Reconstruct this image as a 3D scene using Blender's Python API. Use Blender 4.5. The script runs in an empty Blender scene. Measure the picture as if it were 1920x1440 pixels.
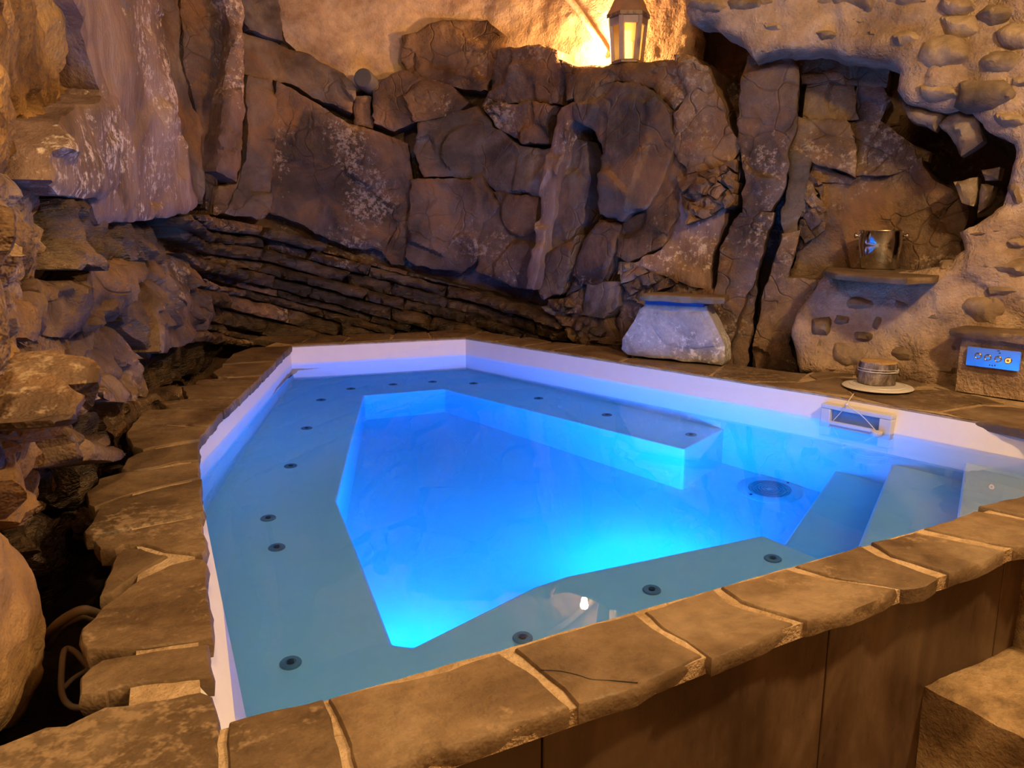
import bpy, bmesh, math, random
import numpy as np
from mathutils import Vector, Matrix
from mathutils.geometry import delaunay_2d_cdt

random.seed(7)
RNG = np.random.default_rng(11)
scene = bpy.context.scene
COL = scene.collection

# ------------------------------------------------------------------ camera
F_PX = 1442.0
PITCH = math.radians(11.4)
CAM_Z = 1.70
cam_d = bpy.data.cameras.new('camera')
cam_d.sensor_fit = 'HORIZONTAL'
cam_d.sensor_width = 36.0
cam_d.lens = 36.0 * F_PX / 1920.0
cam_d.clip_start = 0.02
cam = bpy.data.objects.new('camera', cam_d)
cam.location = (0, 0, CAM_Z)
cam.rotation_euler = (math.radians(90) - PITCH, 0, 0)
COL.objects.link(cam)
scene.camera = cam

# ------------------------------------------------------------------ world, light, exposure
world = bpy.data.worlds.new('world')
scene.world = world
world.use_nodes = True
world.node_tree.nodes['Background'].inputs['Color'].default_value = (1.0, 0.75, 0.5, 1)
world.node_tree.nodes['Background'].inputs['Strength'].default_value = 0.0
WARM = (1.0, 0.71, 0.40)
AMBER = (1.0, 0.50, 0.17)
BLUE = (0.0, 0.355, 1.0)
KEY_POWER, FILL_POWER, UP_POWER, LED_POWER = 400.0, 160.0, 105.0, 46.0
scene.view_settings.view_transform = 'Standard'
scene.view_settings.look = 'None'
scene.view_settings.gamma = 1.0
scene.view_settings.use_curve_mapping = False
scene.view_settings.exposure = 0.0
scene.cycles.use_denoising = True
scene.cycles.sample_clamp_indirect = 6.0
scene.cycles.max_bounces = 7
scene.cycles.diffuse_bounces = 3
scene.cycles.glossy_bounces = 3
scene.cycles.transmission_bounces = 6
scene.cycles.use_adaptive_sampling = True
scene.cycles.adaptive_threshold = 0.03


def area_light(name, loc, target, size, power, color, spread=math.pi):
    l = bpy.data.lights.new(name, 'AREA')
    l.shape = 'DISK'; l.size = size; l.energy = power; l.color = color; l.spread = spread
    o = bpy.data.objects.new(name, l)
    o.location = loc
    d = Vector(target) - Vector(loc)
    o.rotation_euler = d.to_track_quat('-Z', 'Y').to_euler()
    COL.objects.link(o)
    return o

# ------------------------------------------------------------------ measuring helpers (pixel of the photo -> point on a plane of the place)
ZW, ZC = 0.89, 1.0            # water level, top of the coping
ZB, ZF = ZW - 0.50, ZW - 0.98  # pool bench, pool floor
CP, SP = math.cos(PITCH), math.sin(PITCH)


def ray(x, y):
    a = (x - 960) / F_PX; b = -(y - 720) / F_PX
    d = np.array([a, CP + b * SP, -SP + b * CP])
    return d / np.linalg.norm(d)


def at(x, y, z):
    d = ray(x, y); t = (z - CAM_Z) / d[2]
    return np.array([0, 0, CAM_Z]) + d * t


def at_y(x, y, Y):
    d = ray(x, y); return np.array([0, 0, CAM_Z]) + d * (Y / d[1])


def under(x, y, z):
    p = at(x, y, ZW); h = ray(x, y)[:2] / 1.333
    t = (z - ZW) / -math.sqrt(1 - h @ h)
    return np.array([p[0] + h[0] * t, p[1] + h[1] * t, z])


def project(p):
    v = p - np.array([0, 0, CAM_Z])
    f = v[..., 1] * CP - v[..., 2] * SP
    u = v[..., 1] * SP + v[..., 2] * CP
    f = np.where(np.abs(f) < 1e-3, 1e-3, f)
    return np.stack([960 + F_PX * v[..., 0] / f, 720 - F_PX * u / f, f], -1)

# ------------------------------------------------------------------ noise
def _hash(i, seed):
    i = i.astype(np.int64)
    h = (i[..., 0] * 374761393 + i[..., 1] * 668265263 + i[..., 2] * 2147483647 + seed * 1274126177) & 0xffffffff
    h = ((h ^ (h >> 13)) * 1274126177) & 0xffffffff
    h = ((h ^ (h >> 16)) * 2246822519) & 0xffffffff
    return h ^ (h >> 15)


def vnoise(p, seed=0):
    p = np.asarray(p, float)
    i = np.floor(p); f = p - i
    w = f * f * f * (f * (f * 6 - 15) + 10)
    r = 0
    for dx in (0, 1):
        for dy in (0, 1):
            for dz in (0, 1):
                h = (_hash(i + np.array([dx, dy, dz]), seed) & 0xffff) / 32767.5 - 1
                r = r + h * (w[:, 0] if dx else 1 - w[:, 0]) * (w[:, 1] if dy else 1 - w[:, 1]) * (w[:, 2] if dz else 1 - w[:, 2])
    return r


def fbm(p, oct=4, seed=0, gain=0.5):
    r = 0; a = 1.0; s = 0
    for k in range(oct):
        r = r + a * vnoise(p * (2.03 ** k) + k * 17.3, seed + k); s += a; a *= gain
    return r / s


def facets(p, seed=0):
    """broken, plane-faceted relief in -1..1: nearest jittered cell carries its own tilted plane"""
    i0 = np.floor(p)
    num = np.zeros(len(p)); den = np.full(len(p), 1e-12)
    for dx in (-1, 0, 1):
        for dy in (-1, 0, 1):
            for dz in (-1, 0, 1):
                c = i0 + np.array([dx, dy, dz])
                j = np.stack([(_hash(c, seed + k) & 0xffff) / 65535.0 for k in range(3)], -1)
                q = p - (c + j)
                d = (q * q).sum(1)
                g = np.stack([(_hash(c, seed + 5 + k) & 0xffff) / 32767.5 - 1 for k in range(3)], -1)
                o = (_hash(c, seed + 9) & 0xffff) / 32767.5 - 1
                v = 0.35 * o + (q * g).sum(1)
                w = np.exp(-55 * d)
                num += w * v; den += w
    val = num / den
    return np.clip(val, -1.2, 1.2)

# ------------------------------------------------------------------ mesh helpers
def link(name, mesh, mat=None, parent=None, smooth=True, sharp=None):
    o = bpy.data.objects.new(name, mesh)
    COL.objects.link(o)
    if mat is not None:
        mesh.materials.clear(); mesh.materials.append(mat)
    if parent is not None:
        o.parent = parent
        pm = Matrix.Identity(4)
        q = parent; chain = []
        while q is not None:
            chain.append(q); q = q.parent
        for q in reversed(chain):
            pm = pm @ q.matrix_parent_inverse @ q.matrix_basis
        o.matrix_parent_inverse = pm.inverted()
    if len(mesh.polygons):
        mesh.polygons.foreach_set('use_smooth', [smooth] * len(mesh.polygons))
    if sharp is not None:
        mesh.set_sharp_from_angle(angle=math.radians(sharp))
    return o


def mesh_from(verts, faces, name='m'):
    me = bpy.data.meshes.new(name)
    me.from_pydata([tuple(map(float, v)) for v in verts], [], [tuple(f) for f in faces])
    me.update()
    return me


def bm_obj(name, bm, mat, parent=None, smooth=True, sharp=None):
    bmesh.ops.recalc_face_normals(bm, faces=bm.faces)
    me = bpy.data.meshes.new(name); bm.to_mesh(me); bm.free()
    return link(name, me, mat, parent, smooth, sharp)


def empty(name, loc=(0, 0, 0), rz=0.0, parent=None):
    o = bpy.data.objects.new(name, None)
    o.empty_display_size = 0.1
    o.location = loc; o.rotation_euler = (0, 0, rz)
    COL.objects.link(o)
    if parent is not None:
        o.parent = parent
    return o


def tag(o, label=None, cat=None, group=None, kind=None):
    if label: o['label'] = label
    if cat: o['category'] = cat
    if group: o['group'] = group
    if kind: o['kind'] = kind
    return o


def add_box(bm, c, s, rot=None):
    m = Matrix.Translation(Vector(c)) @ (rot.to_4x4() if rot is not None else Matrix.Identity(4)) @ Matrix.Diagonal((s[0], s[1], s[2], 1))
    return bmesh.ops.create_cube(bm, size=1.0, matrix=m)['verts']


def add_tube(bm, pts, rad, seg=8, cap=True):
    pts = [Vector(p) for p in pts]; n = len(pts)
    rings = []
    up = Vector((0, 0, 1))
    for i, p in enumerate(pts):
        t = (pts[min(i + 1, n - 1)] - pts[max(i - 1, 0)]).normalized()
        a = t.cross(up)
        if a.length < 1e-3: a = t.cross(Vector((1, 0, 0)))
        a.normalize(); b = a.cross(t)
        r = rad[i] if hasattr(rad, '__len__') else rad
        rings.append([bm.verts.new(p + a * (r * math.cos(2 * math.pi * k / seg)) + b * (r * math.sin(2 * math.pi * k / seg))) for k in range(seg)])
    for i in range(n - 1):
        for k in range(seg):
            bm.faces.new((rings[i][k], rings[i][(k + 1) % seg], rings[i + 1][(k + 1) % seg], rings[i + 1][k]))
    if cap:
        bm.faces.new(rings[0][::-1]); bm.faces.new(rings[-1])


def add_lathe(bm, prof, seg=32, c=(0, 0, 0), close=False, mat=None):
    c = Vector(c); mat = mat or Matrix.Identity(4)
    rings = []
    for r, z in prof:
        if r < 1e-6:
            rings.append([bm.verts.new(c + mat @ Vector((0, 0, z)))])
        else:
            rings.append([bm.verts.new(c + mat @ Vector((r * math.cos(2 * math.pi * k / seg), r * math.sin(2 * math.pi * k / seg), z))) for k in range(seg)])
    R = list(zip(rings, rings[1:] + (rings[:1] if close else [])))
    if not close: R = R[:len(rings) - 1]
    for a, b in R:
        for k in range(seg):
            k2 = (k + 1) % seg
            if len(a) == 1 and len(b) == 1: continue
            if len(a) == 1: bm.faces.new((a[0], b[k2], b[k]))
            elif len(b) == 1: bm.faces.new((a[k], a[k2], b[0]))
            else: bm.faces.new((a[k], a[k2], b[k2], b[k]))


def smooth_path(pts, n=8):
    pts = [np.array(p, float) for p in pts]
    P = [2 * pts[0] - pts[1]] + pts + [2 * pts[-1] - pts[-2]]
    out = []
    for i in range(1, len(P) - 2):
        for k in range(n):
            t = k / n
            a, b, c, d = P[i - 1], P[i], P[i + 1], P[i + 2]
            out.append(0.5 * (2 * b + (c - a) * t + (2 * a - 5 * b + 4 * c - d) * t * t + (3 * b - a - 3 * c + d) * t ** 3))
    out.append(pts[-1])
    return out


def refine(poly, step, jit=0.0, seed=0, freq=9.0):
    """closed 2-D outline, edges cut to 'step' and roughened sideways"""
    poly = np.asarray(poly, float)
    out = []
    n = len(poly)
    for i in range(n):
        a, b = poly[i], poly[(i + 1) % n]
        L = np.linalg.norm(b - a); k = max(1, int(round(L / step)))
        for j in range(k):
            out.append(a + (b - a) * j / k)
    out = np.array(out)
    if jit > 0:
        q = np.stack([out[:, 0], out[:, 1], np.full(len(out), seed * 3.7)], 1)
        dx = fbm(q * freq, 3, seed + 31, 0.6); dy = fbm(q * freq + 50, 3, seed + 77, 0.6)
        out = out + np.stack([dx, dy], 1) * jit * 2.0
    return out


def poly_area(p):
    x, y = p[:, 0], p[:, 1]
    return 0.5 * np.sum(x * np.roll(y, -1) - np.roll(x, -1) * y)


def inside_poly(pts, poly):
    x, y = pts[:, 0], pts[:, 1]
    r = np.zeros(len(pts), bool)
    a = poly; b = np.roll(poly, -1, 0)
    for (x1, y1), (x2, y2) in zip(a, b):
        c = ((y1 > y) != (y2 > y))
        if not c.any(): continue
        xi = (x2 - x1) * (y - y1) / (y2 - y1 + 1e-12) + x1
        r ^= c & (x < xi)
    return r


def edge_dist(pts, poly):
    a = poly; b = np.roll(poly, -1, 0)
    best = np.full(len(pts), 1e9)
    for i in range(0, len(a)):
        d = b[i] - a[i]; L = d @ d + 1e-12
        t = np.clip(((pts - a[i]) @ d) / L, 0, 1)
        q = a[i] + t[:, None] * d
        best = np.minimum(best, ((pts - q) ** 2).sum(1))
    return np.sqrt(best)


def fill(poly, step):
    """triangulated outline with a jittered inner grid. returns pts, tris, number of outline pts"""
    if poly_area(poly) < 0: poly = poly[::-1]
    lo, hi = poly.min(0), poly.max(0)
    gx = np.arange(lo[0] + step * .5, hi[0], step); gy = np.arange(lo[1] + step * .5, hi[1], step * .87)
    G = np.array([(x + (step * .5 if j % 2 else 0), y) for j, y in enumerate(gy) for x in gx]) if len(gx) and len(gy) else np.zeros((0, 2))
    if len(G):
        G = G + (RNG.random(G.shape) - .5) * step * .35
        G = G[inside_poly(G, poly)]
        if len(G): G = G[edge_dist(G, poly) > step * .45]
    n = len(poly)
    V = [Vector(p) for p in poly] + [Vector(p) for p in G]
    E = [(i, (i + 1) % n) for i in range(n)]
    r = delaunay_2d_cdt(V, E, [], 1, 1e-7)
    pts = np.array([(v.x, v.y) for v in r[0]])
    tris = [tuple(f) for f in r[2]]
    # boundary loop = edges used once
    cnt = {}
    for f in tris:
        for k in range(len(f)):
            a, b = f[k], f[(k + 1) % len(f)]
            cnt[(a, b)] = cnt.get((a, b), 0) + 1
    bnd = [(a, b) for (a, b) in cnt if (b, a) not in cnt]
    return pts, tris, bnd, poly

# ------------------------------------------------------------------ materials
MATS = {}


def nodes_of(name, rough=0.7, spec=0.3):
    m = bpy.data.materials.new(name); m.use_nodes = True
    nt = m.node_tree
    b = nt.nodes['Principled BSDF']
    b.inputs['Roughness'].default_value = rough
    b.inputs['Specular IOR Level'].default_value = spec
    return m, nt, b


def N(nt, typ, **kw):
    n = nt.nodes.new(typ)
    for k, v in kw.items():
        if k in n.inputs: n.inputs[k].default_value = v
        else: setattr(n, k, v)
    return n


def ramp(nt, fac, stops):
    r = nt.nodes.new('ShaderNodeValToRGB')
    el = r.color_ramp.elements
    while len(el) < len(stops): el.new(0.5)
    for e, (p, c) in zip(el, stops):
        e.position = p; e.color = (*c, 1) if len(c) == 3 else c
    nt.links.new(fac, r.inputs[0])
    return r.outputs[0]


def mixc(nt, fac, a, b, mode='MIX'):
    m = nt.nodes.new('ShaderNodeMix'); m.data_type = 'RGBA'; m.blend_type = mode
    for s, v in ((m.inputs[0], fac), (m.inputs[6], a), (m.inputs[7], b)):
        if hasattr(v, 'is_output'): nt.links.new(v, s)
        elif hasattr(v, '__len__'): s.default_value = (*v, 1) if len(v) == 3 else v
        else: s.default_value = v
    return m.outputs[2]


def av_off(nt, tc):
    m_ = N(nt, 'ShaderNodeMapping'); m_.inputs['Location'].default_value = (7.3, 2.1, 5.7)
    nt.links.new(tc.outputs['Object'], m_.inputs[0])
    return m_.outputs[0]


def rock_mat(name, cols, scale=2.2, rough=0.75, bump=0.35, fleck=None, stretch=(1, 1, 1), spec=0.25, vary=0.25, fine=60.0, pits=0.0, bdist=0.02, crack=0.0, rust=None):
    m, nt, b = nodes_of(name, rough, spec)
    L = nt.links.new
    tc = N(nt, 'ShaderNodeTexCoord'); mp = N(nt, 'ShaderNodeMapping'); mp.inputs['Scale'].default_value = stretch
    L(tc.outputs['Object'], mp.inputs[0])
    n1 = N(nt, 'ShaderNodeTexNoise', Scale=scale, Detail=4.0, Roughness=0.62, Distortion=0.6); L(mp.outputs[0], n1.inputs['Vector'])
    k = len(cols)
    c = ramp(nt, n1.outputs[0], [(0.36 + 0.27 * i / max(1, k - 1), cc) for i, cc in enumerate(cols)])
    n2 = N(nt, 'ShaderNodeTexNoise', Scale=scale * 7, Detail=4.0, Roughness=0.7); L(mp.outputs[0], n2.inputs['Vector'])
    c = mixc(nt, 0.55, c, ramp(nt, n2.outputs[0], [(0.3, (0.45, 0.45, 0.45)), (0.7, (1.0, 1.0, 1.0))]), 'MULTIPLY')
    if vary:
        oi = N(nt, 'ShaderNodeObjectInfo')
        v = ramp(nt, oi.outputs['Random'], [(0, (1 - vary,) * 3), (1, (1.0, 1.0, 1.0))])
        c = mixc(nt, 1.0, c, v, 'MULTIPLY')
    if rust:
        n9 = N(nt, 'ShaderNodeTexNoise', Scale=1.6, Detail=4.0, Roughness=0.65, Distortion=0.8); L(tc.outputs['Object'], n9.inputs['Vector'])
        c = mixc(nt, ramp(nt, n9.outputs[0], [(0.50, (0, 0, 0)), (0.66, (.75, .75, .75))]), c, rust)
        nA = N(nt, 'ShaderNodeTexNoise', Scale=2.1, Detail=4.0, Roughness=0.7); L(av_off(nt, tc), nA.inputs['Vector'])
        c = mixc(nt, ramp(nt, nA.outputs[0], [(0.54, (0, 0, 0)), (0.68, (.7, .7, .7))]), c, (0.045, 0.03, 0.028))
    if fleck:
        n4 = N(nt, 'ShaderNodeTexNoise', Scale=28.0, Detail=3.0, Roughness=0.8); L(tc.outputs['Object'], n4.inputs['Vector'])
        n5 = N(nt, 'ShaderNodeTexNoise', Scale=2.3, Detail=3.0); L(tc.outputs['Object'], n5.inputs['Vector'])
        mm = N(nt, 'ShaderNodeMath', operation='MULTIPLY'); L(n4.outputs[0], mm.inputs[0]); L(n5.outputs[0], mm.inputs[1])
        f = ramp(nt, mm.outputs[0], [(0.31, (0, 0, 0)), (0.40, (1, 1, 1))])
        c = mixc(nt, f, c, fleck)
    L(c, b.inputs['Base Color'])
    n3 = N(nt, 'ShaderNodeTexNoise', Scale=fine, Detail=2.0, Roughness=0.7); L(mp.outputs[0], n3.inputs['Vector'])
    n6 = N(nt, 'ShaderNodeTexNoise', Scale=fine * .22, Detail=4.0, Roughness=0.72); L(mp.outputs[0], n6.inputs['Vector'])
    ad = N(nt, 'ShaderNodeMath', operation='MULTIPLY_ADD'); L(n3.outputs[0], ad.inputs[0]); ad.inputs[1].default_value = 0.35; L(n6.outputs[0], ad.inputs[2])
    h = ad.outputs[0]
    if pits:
        vo = N(nt, 'ShaderNodeTexVoronoi', Scale=fine * .8); L(mp.outputs[0], vo.inputs['Vector'])
        a2 = N(nt, 'ShaderNodeMath', operation='MULTIPLY_ADD'); L(vo.outputs['Distance'], a2.inputs[0]); a2.inputs[1].default_value = pits; L(h, a2.inputs[2]); h = a2.outputs[0]
    if crack:
        n7 = N(nt, 'ShaderNodeTexNoise', Scale=3.0, Detail=2.0); L(tc.outputs['Object'], n7.inputs['Vector'])
        av = N(nt, 'ShaderNodeVectorMath', operation='MULTIPLY_ADD'); L(n7.outputs[1], av.inputs[0]); av.inputs[1].default_value = (.35, .35, .35); L(mp.outputs[0], av.inputs[2])
        vc = N(nt, 'ShaderNodeTexVoronoi', Scale=crack, feature='DISTANCE_TO_EDGE'); L(av.outputs[0], vc.inputs['Vector'])
        cl = ramp(nt, vc.outputs['Distance'], [(0.0, (0, 0, 0)), (0.035, (1, 1, 1))])
        n8 = N(nt, 'ShaderNodeTexNoise', Scale=1.7, Detail=1.0); L(tc.outputs['Object'], n8.inputs['Vector'])
        km = ramp(nt, n8.outputs[0], [(0.44, (1, 1, 1)), (0.56, (0, 0, 0))])
        mxk = N(nt, 'ShaderNodeMath', operation='MAXIMUM'); L(cl, mxk.inputs[0]); L(km, mxk.inputs[1])
        a3 = N(nt, 'ShaderNodeMath', operation='MULTIPLY_ADD'); L(mxk.outputs[0], a3.inputs[0]); a3.inputs[1].default_value = .8; L(h, a3.inputs[2]); h = a3.outputs[0]
    bp = N(nt, 'ShaderNodeBump', Strength=bump, Distance=bdist); L(h, bp.inputs['Height']); L(bp.outputs[0], b.inputs['Normal'])
    rr = ramp(nt, n2.outputs[0], [(0.3, (max(0, rough - .15),) * 3), (0.7, (min(1, rough + .15),) * 3)])
    L(rr, b.inputs['Roughness'])
    return m


def plain(name, col, rough=0.5, metal=0.0, spec=0.5, noise=0.12, scale=14.0, bump=0.0):
    m, nt, b = nodes_of(name, rough, spec)
    L = nt.links.new
    b.inputs['Metallic'].default_value = metal
    tc = N(nt, 'ShaderNodeTexCoord')
    n1 = N(nt, 'ShaderNodeTexNoise', Scale=scale, Detail=4.0, Roughness=0.6); L(tc.outputs['Object'], n1.inputs['Vector'])
    lo = tuple(c * (1 - noise) for c in col); hi = tuple(min(1, c * (1 + noise)) for c in col)
    L(ramp(nt, n1.outputs[0], [(0.3, lo), (0.7, hi)]), b.inputs['Base Color'])
    if bump:
        bp = N(nt, 'ShaderNodeBump', Strength=bump, Distance=0.01); L(n1.outputs[0], bp.inputs['Height']); L(bp.outputs[0], b.inputs['Normal'])
    return m


def emit(name, col, strength):
    m = bpy.data.materials.new(name); m.use_nodes = True
    nt = m.node_tree; nt.nodes.clear()
    e = N(nt, 'ShaderNodeEmission'); e.inputs[0].default_value = (*col, 1); e.inputs[1].default_value = strength
    o = N(nt, 'ShaderNodeOutputMaterial'); nt.links.new(e.outputs[0], o.inputs[0])
    return m


M = MATS
M['slate'] = rock_mat('dark_slate_rock', [(0.05, 0.034, 0.03), (0.12, 0.08, 0.066), (0.20, 0.14, 0.115)], 1.9, 0.62, 0.5, fleck=(0.30, 0.24, 0.19), bdist=.035, crack=5.0, rust=(0.24, 0.125, 0.05))
M['slate_brown'] = rock_mat('brown_slate_rock', [(0.075, 0.045, 0.028), (0.17, 0.105, 0.065), (0.27, 0.18, 0.11)], 2.2, 0.66, 0.55, fleck=(0.34, 0.25, 0.16), bdist=.035, crack=5.0, rust=(0.24, 0.125, 0.05))
M['slate_grey'] = rock_mat('grey_slate_rock', [(0.08, 0.062, 0.055), (0.17, 0.13, 0.115), (0.27, 0.22, 0.19)], 2.0, 0.62, 0.45, bdist=.035, crack=5.0, rust=(0.24, 0.125, 0.05))
M['slate_red'] = rock_mat('pinkish_slate_slab', [(0.14, 0.085, 0.066), (0.27, 0.175, 0.14), (0.40, 0.29, 0.24)], 1.8, 0.62, 0.4, fleck=(0.62, 0.52, 0.45), stretch=(1.3, 1.3, .5), bdist=.04)
M['shale'] = rock_mat('wet_layered_shale', [(0.035, 0.022, 0.014), (0.10, 0.062, 0.036), (0.21, 0.135, 0.075)], 3.0, 0.45, 0.7, stretch=(.8, .8, 2.6), spec=0.5, vary=.5, bdist=.04)
M['ochre'] = rock_mat('ochre_rock', [(0.12, 0.06, 0.02), (0.30, 0.165, 0.055), (0.43, 0.26, 0.10)], 2.4, 0.8, 0.6, vary=.12, pits=.25, bdist=.04)
M['ochre_pink'] = rock_mat('crumbly_pinkish_rock', [(0.13, 0.075, 0.04), (0.30, 0.19, 0.115), (0.46, 0.33, 0.24)], 3.2, 0.85, 0.8, vary=.12, pits=.35, bdist=.04)
M['sandy'] = rock_mat('sandy_rock_render', [(0.22, 0.125, 0.05), (0.40, 0.24, 0.10), (0.50, 0.32, 0.15)], 1.8, 0.85, 0.5, vary=.05)
M['plaster'] = rock_mat('rough_lime_plaster', [(0.36, 0.24, 0.155), (0.52, 0.38, 0.26), (0.62, 0.48, 0.35)], 2.6, 0.9, 0.8, vary=.05, fine=75, pits=.2, bdist=.015)
M['mortar'] = rock_mat('pinkish_wall_mortar', [(0.28, 0.185, 0.115), (0.44, 0.31, 0.205), (0.54, 0.40, 0.28)], 3.0, 0.9, 1.0, vary=.05, fine=95, bdist=.018, pits=.15)
M['fieldstone'] = rock_mat('tan_fieldstone', [(0.22, 0.15, 0.09), (0.35, 0.25, 0.155), (0.46, 0.345, 0.225)], 4.0, 0.8, 0.5, vary=.35)
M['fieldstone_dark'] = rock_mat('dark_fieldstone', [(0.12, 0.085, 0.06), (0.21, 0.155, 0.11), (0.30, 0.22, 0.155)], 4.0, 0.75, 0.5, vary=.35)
M['coping'] = rock_mat('brown_flagstone', [(0.12, 0.075, 0.038), (0.205, 0.135, 0.072), (0.29, 0.205, 0.12)], 3.2, 0.58, 0.5, vary=.25, fine=60, bdist=.012, spec=.35, fleck=(0.27, 0.19, 0.11))
M['joint'] = rock_mat('sandy_joint_mortar', [(0.34, 0.23, 0.12), (0.46, 0.33, 0.19), (0.54, 0.40, 0.25)], 8.0, 0.9, 0.8, vary=0, fine=160, bdist=.01, pits=.2)
M['grey_slab'] = rock_mat('blue_grey_stone', [(0.26, 0.24, 0.23), (0.38, 0.36, 0.35), (0.48, 0.46, 0.44)], 5.0, 0.6, 0.35, fleck=(0.7, 0.68, 0.64), vary=0)
M['tile'] = rock_mat('rust_brown_large_tile', [(0.075, 0.042, 0.022), (0.125, 0.075, 0.04), (0.19, 0.12, 0.068)], 2.6, 0.42, 0.08, stretch=(1.6, 1.6, .6), vary=.3, spec=.45)
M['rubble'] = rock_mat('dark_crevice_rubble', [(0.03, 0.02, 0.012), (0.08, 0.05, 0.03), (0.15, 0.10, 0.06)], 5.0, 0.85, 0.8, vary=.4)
M['step'] = rock_mat('worn_rendered_step', [(0.20, 0.125, 0.06), (0.36, 0.24, 0.12), (0.50, 0.36, 0.20)], 5.0, 0.8, 0.7, vary=.1, fine=70)
M['liner'] = plain('cream_pool_liner', (0.83, 0.80, 0.75), 0.45, noise=.02, spec=.3)
M['white_plastic'] = plain('white_plastic', (0.62, 0.60, 0.57), 0.35, noise=.02)
M['throat'] = plain('shaded_blue_throat', (0.16, 0.22, 0.30), 0.4, noise=.05)  # recess shade and blue water light put into this colour
M['grate'] = plain('pale_grey_grate', (0.36, 0.37, 0.38), 0.4, noise=.05)
M['jet'] = plain('grey_jet_plastic', (0.24, 0.25, 0.27), 0.35, noise=.08)
M['jet_core'] = plain('dark_jet_nozzle', (0.05, 0.05, 0.055), 0.4, noise=.1)
M['steel'] = plain('polished_steel', (0.78, 0.76, 0.73), 0.12, metal=1.0, noise=.03)
M['panel_steel'] = plain('brushed_steel_panel', (0.74, 0.76, 0.80), 0.14, metal=1.0, noise=.05)
M['panel_print'] = plain('dark_printed_marks', (0.03, 0.05, 0.08), 0.6, noise=.05)
M['lantern_metal'] = plain('brown_lantern_metal', (0.22, 0.15, 0.10), 0.5, metal=.35, noise=.2, bump=.2)
M['lantern_paint'] = plain('pale_lantern_frame', (0.42, 0.31, 0.23), 0.55, noise=.15, bump=.1)
M['pipe'] = plain('grey_plastic_pipe', (0.11, 0.10, 0.09), 0.6, noise=.15)
M['stick'] = plain('weathered_stick', (0.78, 0.64, 0.48), 0.8, noise=.3, scale=30, bump=.6)
M['cable'] = plain('tan_cable_sheath', (0.30, 0.23, 0.16), 0.6, noise=.1)
M['cable_dark'] = plain('black_cable_clamp', (0.02, 0.02, 0.02), 0.6, noise=.1)
M['bark'] = rock_mat('log_bark', [(0.09, 0.065, 0.05), (0.22, 0.17, 0.14), (0.42, 0.36, 0.31)], 16.0, 0.85, 0.8, vary=0, fine=120, stretch=(1, 1, .5))
M['cutwood'] = rock_mat('cut_wood', [(0.34, 0.20, 0.08), (0.48, 0.30, 0.13), (0.56, 0.38, 0.18)], 14.0, 0.7, 0.2, vary=0)
M['string'] = plain('thin_white_string', (0.72, 0.70, 0.66), 0.8, noise=.05)
M['blue_plastic'] = plain('dark_blue_outlet_plastic', (0.02, 0.06, 0.22), 0.4, noise=.05)


def glass_mat():
    m, nt, b = nodes_of('clear_lantern_glass', 0.08, 0.5)
    nt.nodes.remove(b)
    o = nt.nodes['Material Output']
    fr = N(nt, 'ShaderNodeFresnel', IOR=1.3)
    t = N(nt, 'ShaderNodeBsdfTransparent'); t.inputs[0].default_value = (0.95, 0.9, 0.78, 1)
    g = N(nt, 'ShaderNodeBsdfGlossy', Roughness=0.1)
    tr = N(nt, 'ShaderNodeBsdfTranslucent'); tr.inputs[0].default_value = (0.95, 0.82, 0.55, 1)
    mx0 = N(nt, 'ShaderNodeMixShader'); mx0.inputs[0].default_value = 0.35
    nt.links.new(t.outputs[0], mx0.inputs[1]); nt.links.new(tr.outputs[0], mx0.inputs[2])
    mx = N(nt, 'ShaderNodeMixShader'); nt.links.new(fr.outputs[0], mx.inputs[0])
    nt.links.new(mx0.outputs[0], mx.inputs[1]); nt.links.new(g.outputs[0], mx.inputs[2])
    nt.links.new(mx.outputs[0], o.inputs[0])
    return m


M['glass'] = glass_mat()


def water_mat():
    m = bpy.data.materials.new('pool_water'); m.use_nodes = True
    nt = m.node_tree; nt.nodes.clear()
    o = N(nt, 'ShaderNodeOutputMaterial')
    g = N(nt, 'ShaderNodeBsdfGlass', Roughness=0.0, IOR=1.333)
    tc = N(nt, 'ShaderNodeTexCoord')
    n = N(nt, 'ShaderNodeTexNoise', Scale=5.0, Detail=2.0); nt.links.new(tc.outputs['Object'], n.inputs['Vector'])
    bp = N(nt, 'ShaderNodeBump', Strength=0.005, Distance=0.01); nt.links.new(n.outputs[0], bp.inputs['Height']); nt.links.new(bp.outputs[0], g.inputs['Normal'])
    nt.links.new(g.outputs[0], o.inputs['Surface'])
    v = N(nt, 'ShaderNodeVolumeAbsorption'); v.inputs['Color'].default_value = (0.0, 0.75, 0.995, 1); v.inputs['Density'].default_value = 1.25
    nt.links.new(v.outputs[0], o.inputs['Volume'])
    return m


M['water'] = water_mat()
M['globe'] = glass_mat(); M['globe'].name = 'frosted_globe_glass'

# ================================================================== THE CAVE WALLS
Z0, Z1 = -0.2, 3.75
WALL_FOOT = [(-.70, -1.4), (-.72, .2), (-.76, .85), (-.86, 1.22), (-1.22, 1.75), (-1.47, 2.45), (-1.66, 3.2), (-1.86, 4.2), (-2.02, 5.0),
             (-1.5, 5.5), (-.9, 5.68), (-.3, 5.72), (.4, 5.2), (.95, 4.68), (1.35, 4.45), (1.75, 4.35), (2.35, 3.98), (3.0, 3.35), (3.4, 2.3), (3.4, -1.4)]
WALL_LEAN = [.0, .0, .0, .0, .0, .05, .1, .15, .3, .5, .6, .65, .6, .5, .4, .3, .15, .1, .05, 0]


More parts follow.
